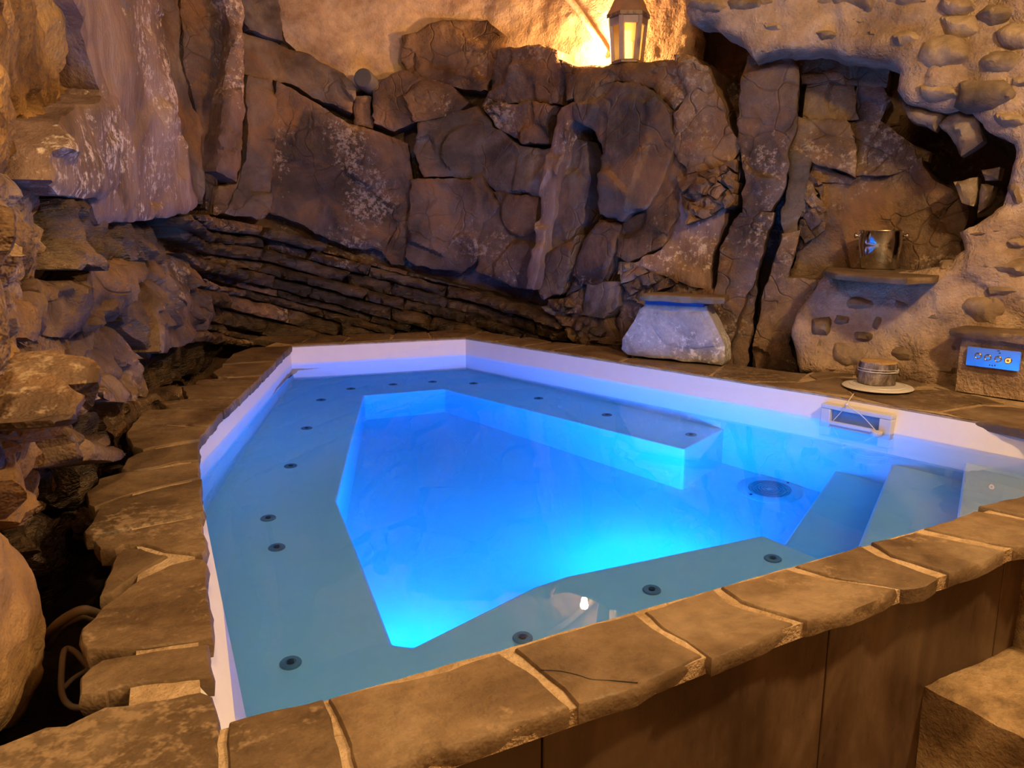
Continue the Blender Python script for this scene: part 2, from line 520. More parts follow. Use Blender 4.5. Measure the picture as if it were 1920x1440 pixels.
class Surface:
    def __init__(self):
        p = np.array(WALL_FOOT); l = np.array(WALL_LEAN)
        q = np.concatenate([p, l[:, None]], 1)
        for _ in range(2):  # corner cutting
            a = q[:-1] * .75 + q[1:] * .25; b = q[:-1] * .25 + q[1:] * .75
            q = np.concatenate([q[:1], np.stack([a, b], 1).reshape(-1, 3), q[-1:]])
        self.p = q[:, :2]; self.l = q[:, 2]
        d = np.linalg.norm(np.diff(self.p, axis=0), axis=1)
        self.u = np.concatenate([[0], np.cumsum(d)])
        t = np.gradient(self.p, self.u, axis=0)
        n = np.stack([t[:, 1], -t[:, 0]], 1)
        n /= np.linalg.norm(n, axis=1)[:, None]
        for _ in range(6):
            n[1:-1] = n[:-2] * .25 + n[1:-1] * .5 + n[2:] * .25
        n /= np.linalg.norm(n, axis=1)[:, None]
        self.n = n; self.U = self.u[-1]
        uu, vv = np.meshgrid(np.arange(0, self.U, .035), np.arange(.3, 4.4, .035), indexing='ij')
        self.gu, self.gv = uu.ravel(), vv.ravel()

    def pt(self, u, v, h):
        u = np.asarray(u, float); v = np.asarray(v, float)
        x = np.interp(u, self.u, self.p[:, 0]); y = np.interp(u, self.u, self.p[:, 1])
        nx = np.interp(u, self.u, self.n[:, 0]); ny = np.interp(u, self.u, self.n[:, 1])
        l = np.interp(u, self.u, self.l)
        k = h - l * (v - 1.0) / 2.6
        return np.stack([x + nx * k, y + ny * k, v + 0 * x], -1)

    def nrm(self, u):
        return np.stack([np.interp(u, self.u, self.n[:, 0]), np.interp(u, self.u, self.n[:, 1]), 0 * np.asarray(u)], -1)

    def prep(self, h):
        key = round(float(h), 3)
        if not hasattr(self, 'cache'): self.cache = {}
        if key not in self.cache:
            g = project(self.pt(self.gu, self.gv, h))
            ok = g[:, 2] > .3
            self.cache[key] = (self.gu[ok], self.gv[ok], g[ok])
        return self.cache[key]

    def uv(self, px, h):
        """wall coordinates whose point, standing h proud of the wall, is seen at these pixels"""
        gu, gv, g = self.prep(round(h / .05) * .05)
        px = np.asarray(px, float)
        d = ((g[None, :, :2] - px[:, None]) ** 2).sum(2)
        i = d.argmin(1)
        u, v = gu[i].copy(), gv[i].copy()
        for _ in range(5):
            e = .004
            f0 = project(self.pt(u, v, h))[:, :2]
            fu = (project(self.pt(u + e, v, h))[:, :2] - f0) / e
            fv = (project(self.pt(u, v + e, h))[:, :2] - f0) / e
            r = px - f0
            det = fu[:, 0] * fv[:, 1] - fu[:, 1] * fv[:, 0]
            det = np.where(np.abs(det) < 2e3, 2e3 * np.sign(det + 1e-9), det)
            du = (r[:, 0] * fv[:, 1] - r[:, 1] * fv[:, 0]) / det
            dv = (fu[:, 0] * r[:, 1] - fu[:, 1] * r[:, 0]) / det
            u = np.clip(u + np.clip(du, -.08, .08), 0, self.U); v = v + np.clip(dv, -.08, .08)
        return np.stack([u, v], 1)


S = Surface()
U_CORNER = S.uv([(395, 400)], .0)[0][0]
U_RIGHT = S.uv([(1500, 400)], .0)[0][0]

# cavities: the wall behind is pushed back here (pixel, radii in pixels, depth in metres)
CAVES = [(1790, 320, 110, 110, .38), (1345, 100, 60, 90, .30), (1105, 285, 40, 60, .15), (1440, 430, 50, 230, .16), (130, 1190, 110, 220, .10), (330, 470, 50, 50, .1)]


def base_wall(name, u0, u1, mat):
    nu = int((u1 - u0) / .04); nv = int((Z1 - Z0) / .04)
    uu, vv = np.meshgrid(np.linspace(u0, u1, nu + 1), np.linspace(Z0, Z1, nv + 1), indexing='ij')
    u, v = uu.ravel(), vv.ravel()
    p = S.pt(u, v, 0.0)
    px = project(p)
    push = np.zeros(len(u))
    for cx, cy, rx, ry, dep in CAVES:
        d = ((px[:, 0] - cx) / rx) ** 2 + ((px[:, 1] - cy) / ry) ** 2
        push = np.maximum(push, dep * np.clip(1.6 - d, 0, 1) * (px[:, 2] > .3))
    h = -.05 - push + .05 * fbm(p * 2.5, 4, 3) + .03 * facets(p * 5, 8)
    p = S.pt(u, v, h)
    F = []
    for i in range(nu):
        for j in range(nv):
            a = i * (nv + 1) + j
            F.append((a, a + 1, a + nv + 2, a + nv + 1))
    o = link(name, mesh_from(p, F), mat, None, True, 35)
    tag(o, kind='structure')
    return o


wall_left = base_wall('wall_left', 0, U_CORNER, M['slate_brown'])
wall_back = base_wall('wall_back', U_CORNER, U_RIGHT, M['slate'])
wall_right = base_wall('wall_right', U_RIGHT, S.U, M['slate_brown'])
tag(wall_left, 'natural rock wall left of the pool, ochre and brown')
tag(wall_back, 'dark natural rock face behind the pool')
tag(wall_right, 'rock and mortared rubble wall right of the pool')


def wall_for(u):
    return wall_left if u < U_CORNER else (wall_back if u < U_RIGHT else wall_right)


BLK = [0]


def block(name, px, h, mat, tilt=(0, 0), rough=.02, fac=.02, cell=.16, step=.02, edge=.02, er=.012, jit=.008, back=.30, dome=0.0, shrink=0.0, sharp=38, parent=None, smooth_shade=True):
    """one piece of rock, outlined as seen from the pool, h metres proud of the wall, running back into it"""
    BLK[0] += 1; sd = BLK[0]
    uv = S.uv(px, h)
    c = uv.mean(0)
    if shrink:
        d = uv - c; r = np.linalg.norm(d, axis=1)[:, None]
        uv = c + d * np.clip(1 - shrink / (r + 1e-6), .3, 1.25)
    ol = refine(uv, max(step, .012), jit, sd)
    try:
        pts, tris, bnd, ol = fill(ol, step)
    except Exception:
        return None
    if not len(tris): return None
    d = edge_dist(pts, ol)
    base = S.pt(pts[:, 0], pts[:, 1], h)
    H = h + (pts - c) @ np.array(tilt, float)
    H = H + rough * fbm(base * 3.1 + sd, 4, 5) + fac * facets(base / cell + sd * .37, 21) + rough * .22 * fbm(base * 22, 3, 9)
    H = H - edge * np.exp(-d / max(er, 1e-4)) + dome * (1 - np.exp(-d / max(er * 1.5, .01)))
    top = S.pt(pts[:, 0], pts[:, 1], H)
    n = len(pts)
    bi = {}
    bot = []
    for a, b in bnd:
        for k in (a, b):
            if k not in bi:
                bi[k] = n + len(bot)
                bot.append(S.pt(pts[k:k + 1, 0], pts[k:k + 1, 1], h - back)[0])
    V = np.concatenate([top, np.array(bot)]) if bot else top
    Fc = [tuple(f) for f in tris]
    # keep outward orientation: wall normal side
    a, b, cc = (top[i] for i in tris[0])
    nn = np.cross(b - a, cc - a)
    if nn @ S.nrm(pts[tris[0][0], 0]) < 0:
        Fc = [f[::-1] for f in Fc]; bnd = [(b, a) for a, b in bnd]
    for a, b in bnd:
        Fc.append((b, a, bi[a], bi[b]))
    me = mesh_from(V, Fc)
    o = link(name, me, mat, parent or wall_for(c[0]), smooth_shade, sharp)
    return o


def clip_half(poly, p, n):
    out = []
    m = len(poly)
    for i in range(m):
        a, b = poly[i], poly[(i + 1) % m]
        da, db = (a - p) @ n, (b - p) @ n
        if da >= 0: out.append(a)
        if (da >= 0) != (db >= 0):
            out.append(a + (b - a) * (da / (da - db)))
    return np.array(out)


def fracture(poly, ang, thick, length, gap=3.0, rnd=None, wob=6.0):
    """cut an outline (pixels) into bedded pieces lying along 'ang' degrees"""
    rnd = rnd or random
    poly = np.array(poly, float)
    t = np.array([math.cos(math.radians(ang)), math.sin(math.radians(ang))]); n = np.array([-t[1], t[0]])
    s = poly @ n; lo, hi = s.min(), s.max()
    cells = []
    y = lo
    while y < hi:
        th = rnd.uniform(*thick)
        sk = rnd.uniform(-wob, wob)
        tt = t + n * sk / 200; tt /= np.linalg.norm(tt); n2 = np.array([-tt[1], tt[0]])
        strip = clip_half(poly, n * (y + gap / 2), n)
        if len(strip) > 2: strip = clip_half(strip, n * (y + th - gap / 2) + t * 0, -n)
        y += th
        if len(strip) < 3: continue
        x = strip @ t; a, b = x.min(), x.max()
        xx = a - rnd.uniform(0, length[0])
        while xx < b:
            ln = rnd.uniform(*length)
            sl = rnd.uniform(-.5, .5)
            nn = t + n * sl; nn /= np.linalg.norm(nn)
            q = clip_half(strip, t * (xx + gap / 2) + n * (y - th / 2), nn)
            if len(q) > 2: q = clip_half(q, t * (xx + ln - gap / 2) + n * (y - th / 2), -nn)
            xx += ln
            if len(q) > 2 and abs(poly_area(q)) > 90:
                cells.append(q)
    return cells


# ---- left rock wall, near to far
block('rock_slab', [(-260, 700), (-60, 690), (20, 700), (55, 760), (42, 830), (100, 900), (95, 950), (50, 985), (0, 905), (-80, 830), (-260, 830)], .04, M['ochre'], rough=.04, fac=.05, step=.02, jit=.012, cell=.10)
block('rock_slab', [(-330, 820), (-80, 835), (0, 900), (40, 965), (70, 1040), (92, 1130), (100, 1220), (108, 1290), (92, 1345), (0, 1390), (-330, 1420)], .05, M['sandy'], rough=.04, fac=.01, step=.016, edge=.06, er=.05, back=.45)
block('rock_slab', [(-330, -330), (150, -300), (168, -40), (200, 60), (228, 165), (160, 198), (122, 228), (112, 300), (100, 328), (0, 325), (-330, 330)], .07, M['ochre'], rough=.05, fac=.04, cell=.2, step=.022, edge=.03, er=.03, jit=.012)
block('rock_slab', [(-330, 333), (0, 328), (98, 332), (115, 350), (100, 430), (102, 500), (85, 580), (58, 640), (20, 698), (-330, 690)], .06, M['ochre_pink'], rough=.045, fac=.045, cell=.09, step=.018, edge=.03, er=.03, jit=.012)
block('rock_slab', [(173, -330), (275, -330), (280, -40), (300, 77), (306, 140), (320, 213), (337, 300), (350, 387), (340, 401), (287, 413), (237, 420), (223, 370), (233, 253), (230, 167), (201, 60), (172, -40)], .22, M['slate_red'], rough=.02, fac=.045, cell=.30, step=.02, edge=.012, er=.008, tilt=(.1, .02), back=.5)
block('rock_slab', [(125, 231), (160, 201), (213, 175), (229, 190), (232, 257), (226, 300), (221, 366), (200, 371), (133, 364), (117, 340), (116, 277)], .17, M['slate_red'], rough=.02, fac=.045, cell=.25, step=.02, edge=.015, er=.01, back=.4)
block('rock_slab', [(283, -330), (343, -330), (346, -40), (341, 110), (385, 250), (385, 383), (355, 386), (346, 330), (324, 215), (310, 130), (304, 70), (286, -40)], .10, M['slate_grey'], rough=.03, fac=.03, cell=.3, step=.022)
block('rock_slab', [(347, -330), (402, -330), (404, -40), (434, 50), (434, 100), (420, 200), (413, 310), (412, 345), (400, 400), (388, 390), (388, 250), (346, 110)], .10, M['slate'], rough=.03, fac=.03, cell=.3, step=.022)
block('rock_ridge', [(405, -330), (447, -330), (449, -40), (464, 67), (464, 200), (461, 300), (448, 342), (416, 320), (424, 200), (438, 100), (437, 40), (406, -40)], .24, M['slate_red'], rough=.03, fac=.03, cell=.10, step=.018, edge=.04, er=.03, jit=.01)
block('rock_slab', [(412, 348), (448, 345), (458, 310), (452, 345), (425, 398), (405, 402)], .16, M['slate_brown'], rough=.02, step=.02)

SHR = random.Random(4)
# crumbling layered shale left of the pool
for px, hh, mt in (
    ([(100, 375), (195, 375), (225, 420), (285, 425), (325, 412), (346, 470), (300, 490), (230, 482), (150, 502), (105, 500)], .11, 'shale'),
    ([(300, 490), (346, 474), (392, 530), (397, 590), (355, 632), (295, 662), (282, 655), (290, 580)], .16, 'slate_brown'),
    ([(200, 557), (215, 520), (230, 484), (298, 492), (287, 580), (281, 652), (258, 668), (232, 622)], .10, 'shale'),
    ([(110, 563), (147, 528), (152, 505), (228, 486), (213, 522), (197, 556), (195, 602), (160, 622), (110, 627), (88, 622), (92, 590)], .13, 'slate_brown'),
    ([(60, 693), (66, 640), (90, 625), (127, 630), (130, 687), (135, 737), (100, 777), (63, 775)], .09, 'ochre_pink'),
    ([(133, 693), (130, 630), (195, 606), (230, 625), (255, 670), (233, 680), (207, 702), (180, 732), (133, 747)], .11, 'slate_brown'),
    ([(180, 735), (217, 704), (236, 682), (260, 672), (284, 692), (282, 742), (230, 750), (187, 749)], .15, 'slate_brown'),
    ([(65, 780), (102, 779), (135, 748), (182, 750), (167, 775), (120, 789), (67, 790)], .13, 'slate_brown'),
    ([(55, 792), (117, 790), (122, 815), (73, 814), (45, 812)], .09, 'ochre_pink'),
    ([(33, 817), (120, 820), (153, 830), (140, 843), (167, 863), (133, 870), (77, 866), (43, 849)], .12, 'slate_brown'),
    ([(122, 817), (124, 792), (170, 778), (190, 780), (215, 813), (202, 866), (168, 862), (154, 832)], .09, 'shale'),
    ([(287, 663), (353, 640), (399, 610), (402, 650), (390, 695), (333, 715), (307, 729), (284, 694)], .08, 'shale'),
    ([(192, 752), (284, 744), (305, 731), (330, 722), (290, 768), (247, 795), (225, 820), (210, 800), (190, 778)], .07, 'slate_brown'),
    ([(77, 870), (135, 872), (170, 866), (200, 870), (170, 905), (150, 945), (110, 935), (100, 900)], .06, 'shale'),
    ([(98, 950), (110, 938), (150, 948), (182, 985), (172, 1040), (185, 1110), (130, 1140), (98, 1100), (78, 1030)], .05, 'shale')):
    block('broken_rock', px, hh, M[mt], tilt=(SHR.uniform(-.1, .1), SHR.uniform(-.3, .05)), rough=.06, fac=.06, cell=.15, step=.018, edge=.015, er=.012, jit=.014, shrink=-.012)
# the diagonal bedded band above the far coping
for q in fracture([(337, 404), (400, 404), (440, 412), (520, 428), (600, 452), (700, 492), (800, 520), (900, 548), (1030, 592), (1075, 618), (1110, 640), (1000, 640), (900, 632), (700, 635), (560, 640), (470, 650), (400, 640), (399, 530), (354, 470)], 15.5, (13, 30), (70, 230), 2.2, SHR, 3):
    hh = SHR.uniform(.10, .24)
    block('shale_layer', q, hh, M['shale'] if SHR.random() < .8 else M['slate_brown'], tilt=(SHR.uniform(-.06, .06), SHR.uniform(-.6, .2)), rough=.015, fac=.025, cell=.06, step=.022, edge=.03, er=.015, jit=.007)

# ---- back rock face
ROCKS = [
    # outline, h, material, tilt
    ([(466, 145), (512, 150), (513, 300), (510, 393), (480, 408), (425, 400), (450, 347), (465, 300)], .16, 'slate_grey', (0, .03)),
    ([(517, 153), (560, 180), (640, 230), (700, 250), (762, 270), (768, 330), (765, 385), (720, 467), (655, 460), (590, 430), (560, 412), (516, 394)], .18, 'slate', (.0, .05)),
    ([(722, 470), (768, 392), (777, 402), (758, 490), (735, 490)], .16, 'slate_brown', (0, 0)),
    ([(467, 62), (520, 77), (580, 107), (640, 140), (661, 165), (657, 212), (600, 188), (540, 154), (468, 138)], .13, 'slate_grey', (0, -.2)),
    ([(452, -330), (513, -330), (515, -40), (521, 10), (533, 70), (470, 54), (452, -30)], .13, 'slate_grey', (0, 0)),
    ([(664, 185), (694, 185), (698, 240), (667, 230)], .10, 'slate_brown', (0, 0)),
    ([(702, 152), (760, 133), (838, 163), (876, 190), (845, 215), (785, 227), (742, 242), (705, 232)], .20, 'slate', (0, -.15)),
    ([(758, 68), (800, 50), (830, 40), (900, 42), (938, 70), (928, 120), (914, 168), (840, 158), (770, 138), (757, 100)], .16, 'slate_brown', (0, -.1)),
    ([(937, 97), (1000, 90), (1044, 97), (1053, 140), (1044, 192), (1000, 188), (925, 190), (905, 196), (919, 167), (928, 130)], .25, 'slate', (0, .1)),
    ([(912, 200), (975, 194), (1038, 200), (1022, 225), (1018, 266), (975, 266), (930, 236)], .22, 'slate', (0, .1)),
    ([(788, 231), (850, 217), (895, 205), (922, 240), (970, 272), (1016, 276), (1012, 320), (1004, 368), (930, 358), (905, 330), (800, 330), (780, 282)], .19, 'slate_grey', (0, .08)),
    ([(775, 336), (903, 336), (928, 390), (901, 420), (893, 488), (860, 510), (782, 494), (762, 480), (774, 400)], .20, 'slate', (0, 0)),
    ([(905, 424), (935, 394), (928, 364), (1004, 374), (999, 440), (988, 538), (940, 524), (898, 505)], .19, 'slate', (0, 0)),
    ([(1052, 205), (1074, 192), (1074, 233), (1060, 270), (1041, 330), (1031, 390), (1016, 480), (1001, 540), (990, 540), (1001, 450), (1013, 360), (1024, 290), (1042, 230)], .31, 'slate_red', (0, 0)),
    ([(1066, 262), (1094, 266), (1100, 300), (1102, 340), (1090, 408), (1078, 440), (1026, 468), (1036, 390), (1050, 312)], .22, 'slate_grey', (0, 0)),
    ([(1022, 482), (1078, 446), (1068, 500), (1050, 545), (1012, 562), (1007, 545)], .23, 'slate_brown', (0, 0)),
    ([(1078, 187), (1110, 160), (1160, 155), (1220, 171), (1257, 210), (1258, 270), (1234, 340), (1213, 383), (1160, 411), (1118, 398), (1126, 335), (1125, 285), (1113, 247), (1078, 230)], .30, 'slate_grey', (0, .06)),
    ([(1114, 414), (1158, 421), (1148, 470), (1125, 528), (1090, 530), (1062, 558), (1087, 470)], .25, 'slate', (0, 0)),
    ([(1166, 418), (1215, 391), (1240, 346), (1261, 302), (1288, 330), (1270, 400), (1240, 458), (1182, 486), (1157, 478)], .24, 'slate_brown', (0, 0)),
    ([(1097, 534), (1156, 533), (1152, 575), (1130, 592), (1092, 587)], .27, 'slate_grey', (0, 0)),
    ([(1060, 562), (1088, 540), (1088, 590), (1128, 597), (1155, 640), (1170, 690), (1080, 640), (1040, 600)], .24, 'slate_brown', (0, 0)),
    ([(1160, 532), (1180, 492), (1330, 548), (1345, 560), (1370, 690), (1260, 690), (1170, 680), (1158, 600)], .22, 'slate', (0, 0)),
    ([(1266, 112), (1290, 107), (1330, 132), (1349, 200), (1357, 225), (1388, 270), (1364, 298), (1290, 320), (1267, 280), (1264, 214), (1293, 181)], .30, 'slate_brown', (0, .1)),
    ([(1292, 328), (1365, 306), (1379, 292), (1383, 330), (1363, 380), (1343, 440), (1329, 500), (1335, 542), (1190, 492), (1247, 464), (1277, 402)], .25, 'slate_red', (0, 0)),
    ([(1402, 112), (1427, 98), (1470, 93), (1498, 127), (1490, 215), (1477, 300), (1457, 370), (1443, 393), (1391, 398), (1396, 330), (1391, 270), (1387, 200)], .30, 'slate', (.1, .03)),
    ([(1386, 405), (1443, 400), (1427, 470), (1397, 560), (1370, 645), (1347, 640), (1340, 548), (1352, 470), (1371, 420)], .30, 'slate', (.1, 0)),
    ([(1508, 97), (1560, 97), (1650, 117), (1662, 132), (1655, 160), (1570, 146), (1514, 155)], .19, 'slate_brown', (0, .1)),
    ([(1514, 161), (1568, 151), (1600, 158), (1604, 224), (1560, 224), (1509, 216)], .17, 'slate_brown', (0, 0)),
    ([(1608, 158), (1652, 164), (1658, 190), (1644, 228), (1608, 224)], .14, 'slate', (0, 0)),
    ([(1494, 222), (1583, 229), (1604, 280), (1598, 326), (1524, 296), (1484, 282)], .20, 'slate_brown', (0, -.15)),
    ([(1482, 288), (1521, 300), (1512, 322), (1507, 380), (1490, 432), (1463, 442)], .19, 'slate_grey', (0, 0)),
    ([(1525, 302), (1594, 334), (1588, 342), (1520, 340)], .13, 'slate_brown', (0, 0)),
    ([(1590, 232), (1646, 232), (1690, 262), (1720, 300), (1680, 320), (1605, 325), (1612, 285)], .13, 'slate_brown', (0, 0)),
    ([(1600, 332), (1682, 325), (1724, 304), (1752, 342), (1792, 372), (1807, 400), (1800, 450), (1790, 530), (1560, 530), (1480, 545), (1504, 440), (1518, 346)], .10, 'slate_brown', (.05, .0)),
    ([(1462, 448), (1497, 440), (1474, 530), (1540, 530), (1530, 545), (1490, 604), (1480, 640), (1500, 700), (1420, 692), (1415, 640), (1438, 560)], .26, 'slate_brown', (0, 0)),
    ([(1372, 650), (1398, 565), (1420, 520), (1410, 600), (1400, 690), (1368, 690)], .17, 'slate', (0, 0)),
]
for px, hh, mt, tl in ROCKS:
    block('rock_slab', px, hh + RNG.uniform(-.025, .025), M[mt], tilt=(tl[0] + RNG.uniform(-.08, .08), tl[1] + RNG.uniform(-.06, .06)), rough=.025, fac=.05, cell=.30, step=.016, edge=.010, er=.006, jit=.014, shrink=-.017)

# small broken pieces wedged in the face (rubbly joints)
for reg, ang, th, ln, hr in (([(1160, 490), (1340, 545), (1335, 600), (1170, 560)], -25, (18, 30), (30, 60), (.22, .27)),
                             ([(1010, 565), (1060, 560), (1100, 600), (1160, 650), (1080, 640)], 15, (10, 18), (24, 50), (.24, .28)),
                             ([(1270, 335), (1380, 300), (1370, 380), (1290, 420)], 35, (16, 28), (26, 50), (.31, .35)),
                             ([(1500, 300), (1540, 340), (1545, 430), (1495, 470)], 60, (16, 26), (26, 50), (.15, .21))):
    for q in fracture(reg, ang, th, ln, 2.0, SHR):
        block('broken_rock', q, SHR.uniform(*hr), SHR.choice([M['slate_brown'], M['slate'], M['slate_grey']]), tilt=(SHR.uniform(-.4, .4), SHR.uniform(-.5, .3)), rough=.025, fac=.04, cell=.08, step=.018, edge=.01, er=.008, jit=.012, shrink=-.010)

# rock crest that the lantern stands on
LZ = 2.83
block('rock_ledge', [(1046, 112), (1080, 122), (1130, 118), (1200, 115), (1262, 112), (1290, 130), (1290, 178), (1262, 206), (1220, 166), (1150, 150), (1080, 180), (1058, 188), (1056, 140)], .31, M['slate_brown'], rough=.02, fac=.02, cell=.12, step=.018, edge=.02, er=.015, back=.6)

# ---- plaster above, mortared rubble wall at the right
block('plaster', [(517, -330), (1300, -330), (1286, 20), (1300, 60), (1290, 135), (1200, 150), (1040, 130), (940, 110), (930, 130), (760, 148), (700, 165), (655, 172), (600, 125), (535, 78), (522, 10), (516, -40)], .06, M['plaster'], rough=.05, fac=.012, cell=.3, step=.022, edge=.03, er=.04, jit=.012, sharp=60, back=.2)
MORTAR_H = .60
block('mortar', [(1272, -330), (1278, 0), (1287, 34), (1330, 46), (1385, 72), (1408, 100), (1425, 96), (1470, 88), (1560, 92), (1640, 108), (1692, 128), (1680, 168), (1700, 190), (1745, 205), (1800, 198), (1850, 240), (1898, 272), (1890, 330), (1878, 388), (1830, 420), (1800, 436), (1806, 466), (1766, 500), (1700, 515), (1550, 512), (1530, 540), (1492, 605), (1482, 640), (1502, 702), (1600, 712), (1750, 735), (1870, 790), (2300, 900), (2900, 900), (2900, -330)], MORTAR_H, M['mortar'], rough=.05, fac=.03, cell=.16, step=.024, edge=.05, er=.035, jit=.012, sharp=60, back=.30)


def wall_stone(cx, cy, rx, ry, ang=0, mat='fieldstone', h=.42, dome=.03, boxy=.0):
    k = 11; a = math.radians(ang); pts = []
    for i in range(k):
        t = 2 * math.pi * i / k
        r = 1 + RNG.uniform(-.14, .14)
        ex = np.sign(math.cos(t)) * abs(math.cos(t)) ** (1 - .45 * boxy) * rx * r
        ey = np.sign(math.sin(t)) * abs(math.sin(t)) ** (1 - .45 * boxy) * ry * r
        pts.append((cx + ex * math.cos(a) - ey * math.sin(a), cy + ex * math.sin(a) + ey * math.cos(a)))
    block('wall_stone', pts, h - .035, M[mat], rough=.012, fac=.025, cell=.10, step=.016, edge=.03, er=.02, jit=.004, back=.12, dome=dome)


ST = [(1330, 8, 36, 16, 5), (1410, 6, 48, 15, -6, 1), (1508, 4, 45, 18, -4), (1600, -6, 42, 22, 4, 1), (1695, 2, 44, 14, -4), (1790, 12, 32, 16, 0), (1802, 52, 36, 24, -12, 1), (1862, 28, 30, 18, -8), (1905, 70, 34, 24, 0),
      (1768, 98, 46, 30, -10), (1852, 176, 50, 24, -6, 2), (1893, 226, 30, 13, 6), (1878, 116, 40, 20, -4), (1755, 172, 48, 16, 6), (1590, 36, 34, 10, 8), (1655, 58, 30, 10, -10), (1545, 64, 24, 9, 0), (1460, 52, 26, 9, 4),
      (1700, 74, 26, 14, 0), (1916, 158, 22, 14, 0), (1840, 232, 14, 11, 0, 1),
      (1848, 580, 46, 27, 6), (1750, 592, 28, 20, 0, 2), (1692, 572, 22, 15, 8, 1), (1540, 614, 18, 14, 0, 1), (1722, 622, 26, 12, 0), (1806, 640, 30, 24, -8, 2), (1698, 657, 34, 20, -6, 1), (1590, 668, 30, 20, 12, 2), (1622, 632, 22, 12, 0),
      (1530, 652, 14, 19, 0, 1), (1645, 604, 10, 14, 20, 2), (1882, 502, 42, 15, 4, 1), (1848, 436, 36, 12, -8), (1782, 500, 22, 9, 4, 1), (1884, 545, 34, 13, 0, 1), (1768, 690, 30, 14, 4, 1), (1612, 570, 26, 12, 0), (1580, 600, 16, 10, 0), (1905, 455, 18, 12, 0),
      (1850, 330 + 150, 24, 10, 0), (1655, 686, 18, 10, 0), (1905, 360, 14, 20, 0), (1735, 545, 18, 10, -20), (1560, 690, 14, 10, 0)]
for s in ST:
    k = s[5] if len(s) > 5 else 0
    if 1480 < s[0] < 1880 and 215 < s[1] < 420: continue
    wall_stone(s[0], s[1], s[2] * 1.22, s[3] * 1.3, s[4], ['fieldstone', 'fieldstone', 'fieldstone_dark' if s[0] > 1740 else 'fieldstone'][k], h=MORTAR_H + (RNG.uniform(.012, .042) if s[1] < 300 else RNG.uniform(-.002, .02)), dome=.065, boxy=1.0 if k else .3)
# rubble lining the dark hollow
for px, hh in (([(1692, 192), (1768, 216), (1752, 244), (1708, 224)], .5), ([(1755, 232), (1790, 206), (1834, 216), (1842, 262), (1802, 292), (1772, 252)], .5), ([(1840, 316), (1876, 310), (1872, 340), (1846, 338)], .38),
               ([(1788, 342), (1830, 334), (1822, 388), (1800, 382)], .36), ([(1835, 345), (1862, 345), (1850, 385), (1830, 400)], .36), ([(1700, 262), (1745, 285), (1740, 305), (1712, 292)], .08)):
    block('wall_stone', px, hh, M['fieldstone'], rough=.01, fac=.02, cell=.07, step=.018, edge=.03, er=.016, back=.14)

# ---- the rest of the room shell: floor, vault, front wall
def grid_sheet(name, x0, x1, y0, y1, z, mat, step=.15, amp=.03, up=True, seed=0):
    nx, ny = int((x1 - x0) / step), int((y1 - y0) / step)
    X, Y = np.meshgrid(np.linspace(x0, x1, nx + 1), np.linspace(y0, y1, ny + 1), indexing='ij')
    p = np.stack([X.ravel(), Y.ravel(), np.full(X.size, z)], 1)
    p[:, 2] += amp * fbm(p * 1.7, 3, seed)
    Fc = []
    for i in range(nx):
        for j in range(ny):
            a = i * (ny + 1) + j
            f = (a, a + ny + 1, a + ny + 2, a + 1)
            Fc.append(f if up else f[::-1])
    return tag(link(name, mesh_from(p, Fc), mat), kind='structure')


tag(grid_sheet('floor', -2.4, 3.4, -1.4, 6.6, -.14, M['step'], amp=.01), 'dark stone floor in front of the pool')
tag(grid_sheet('ceiling', -2.6, 3.5, -1.5, 6.8, 3.66, M['plaster'], amp=.06, up=False), 'rough plastered vault over the pool room')
bm = bmesh.new(); add_box(bm, (1.25, -1.45, 1.75), (4.2, .1, 3.8))
tag(bm_obj('wall_front', bm, M['plaster'], None, False), 'plain plastered wall behind the viewer', kind='structure')

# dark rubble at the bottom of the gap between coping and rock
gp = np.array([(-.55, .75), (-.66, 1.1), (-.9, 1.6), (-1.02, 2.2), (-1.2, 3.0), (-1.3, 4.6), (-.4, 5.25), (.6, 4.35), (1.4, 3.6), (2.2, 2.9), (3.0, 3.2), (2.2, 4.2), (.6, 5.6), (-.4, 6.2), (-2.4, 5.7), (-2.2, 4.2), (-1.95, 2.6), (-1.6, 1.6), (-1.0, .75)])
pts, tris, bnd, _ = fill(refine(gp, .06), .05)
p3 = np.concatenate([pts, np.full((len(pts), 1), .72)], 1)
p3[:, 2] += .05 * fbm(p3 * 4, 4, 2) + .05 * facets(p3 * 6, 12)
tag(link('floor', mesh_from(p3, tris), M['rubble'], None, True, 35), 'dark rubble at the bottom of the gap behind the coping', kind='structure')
for i, (x, y, lab) in enumerate([(150, 968, 'flat brown loose rock in the gap by the widest ragged coping stone'), (330, 735, 'small loose rock in the gap at the far end of the left coping'), (222, 880, 'loose rock wedged in the gap halfway along the left coping')]):
    p = at(x, y, .82)
    bm = bmesh.new()
    bmesh.ops.create_icosphere(bm, subdivisions=3, radius=1.0)
    q = np.array([tuple(v.co) for v in bm.verts]); k = 1 + .5 * facets(q * 1.3 + i * 7, 4)
    for v, kk in zip(bm.verts, k):
        v.co = Vector((v.co.x * .09 * kk, v.co.y * .06 * kk, v.co.z * .045 * kk))
    o = bm_obj('loose_rock', bm, M['slate_brown'], None, True, 25)
    o.location = (p[0], p[1], .79); o.rotation_euler = (.3 * (i - 1), .2, i * 1.3)
    tag(o, lab, 'rock')

# ================================================================== THE POOL
near = lambda x: 1.04 + (x + .42) * .537
W0 = (-.395, near(-.395))
WALLP = [W0, (-1.078, 2.50), (-1.345, 4.63), (-.305, 5.0), (1.342, 3.234), (1.833, 2.645), (2.06, 2.372)]   # liner, clockwise seen from above
POOL = [np.array(p) for p in WALLP]
pool = empty('plunge_pool', (0.4, 2.8, 0))
tag(pool, 'angular plunge pool with cream liner and rough flagstone coping, lit blue inside', 'pool')


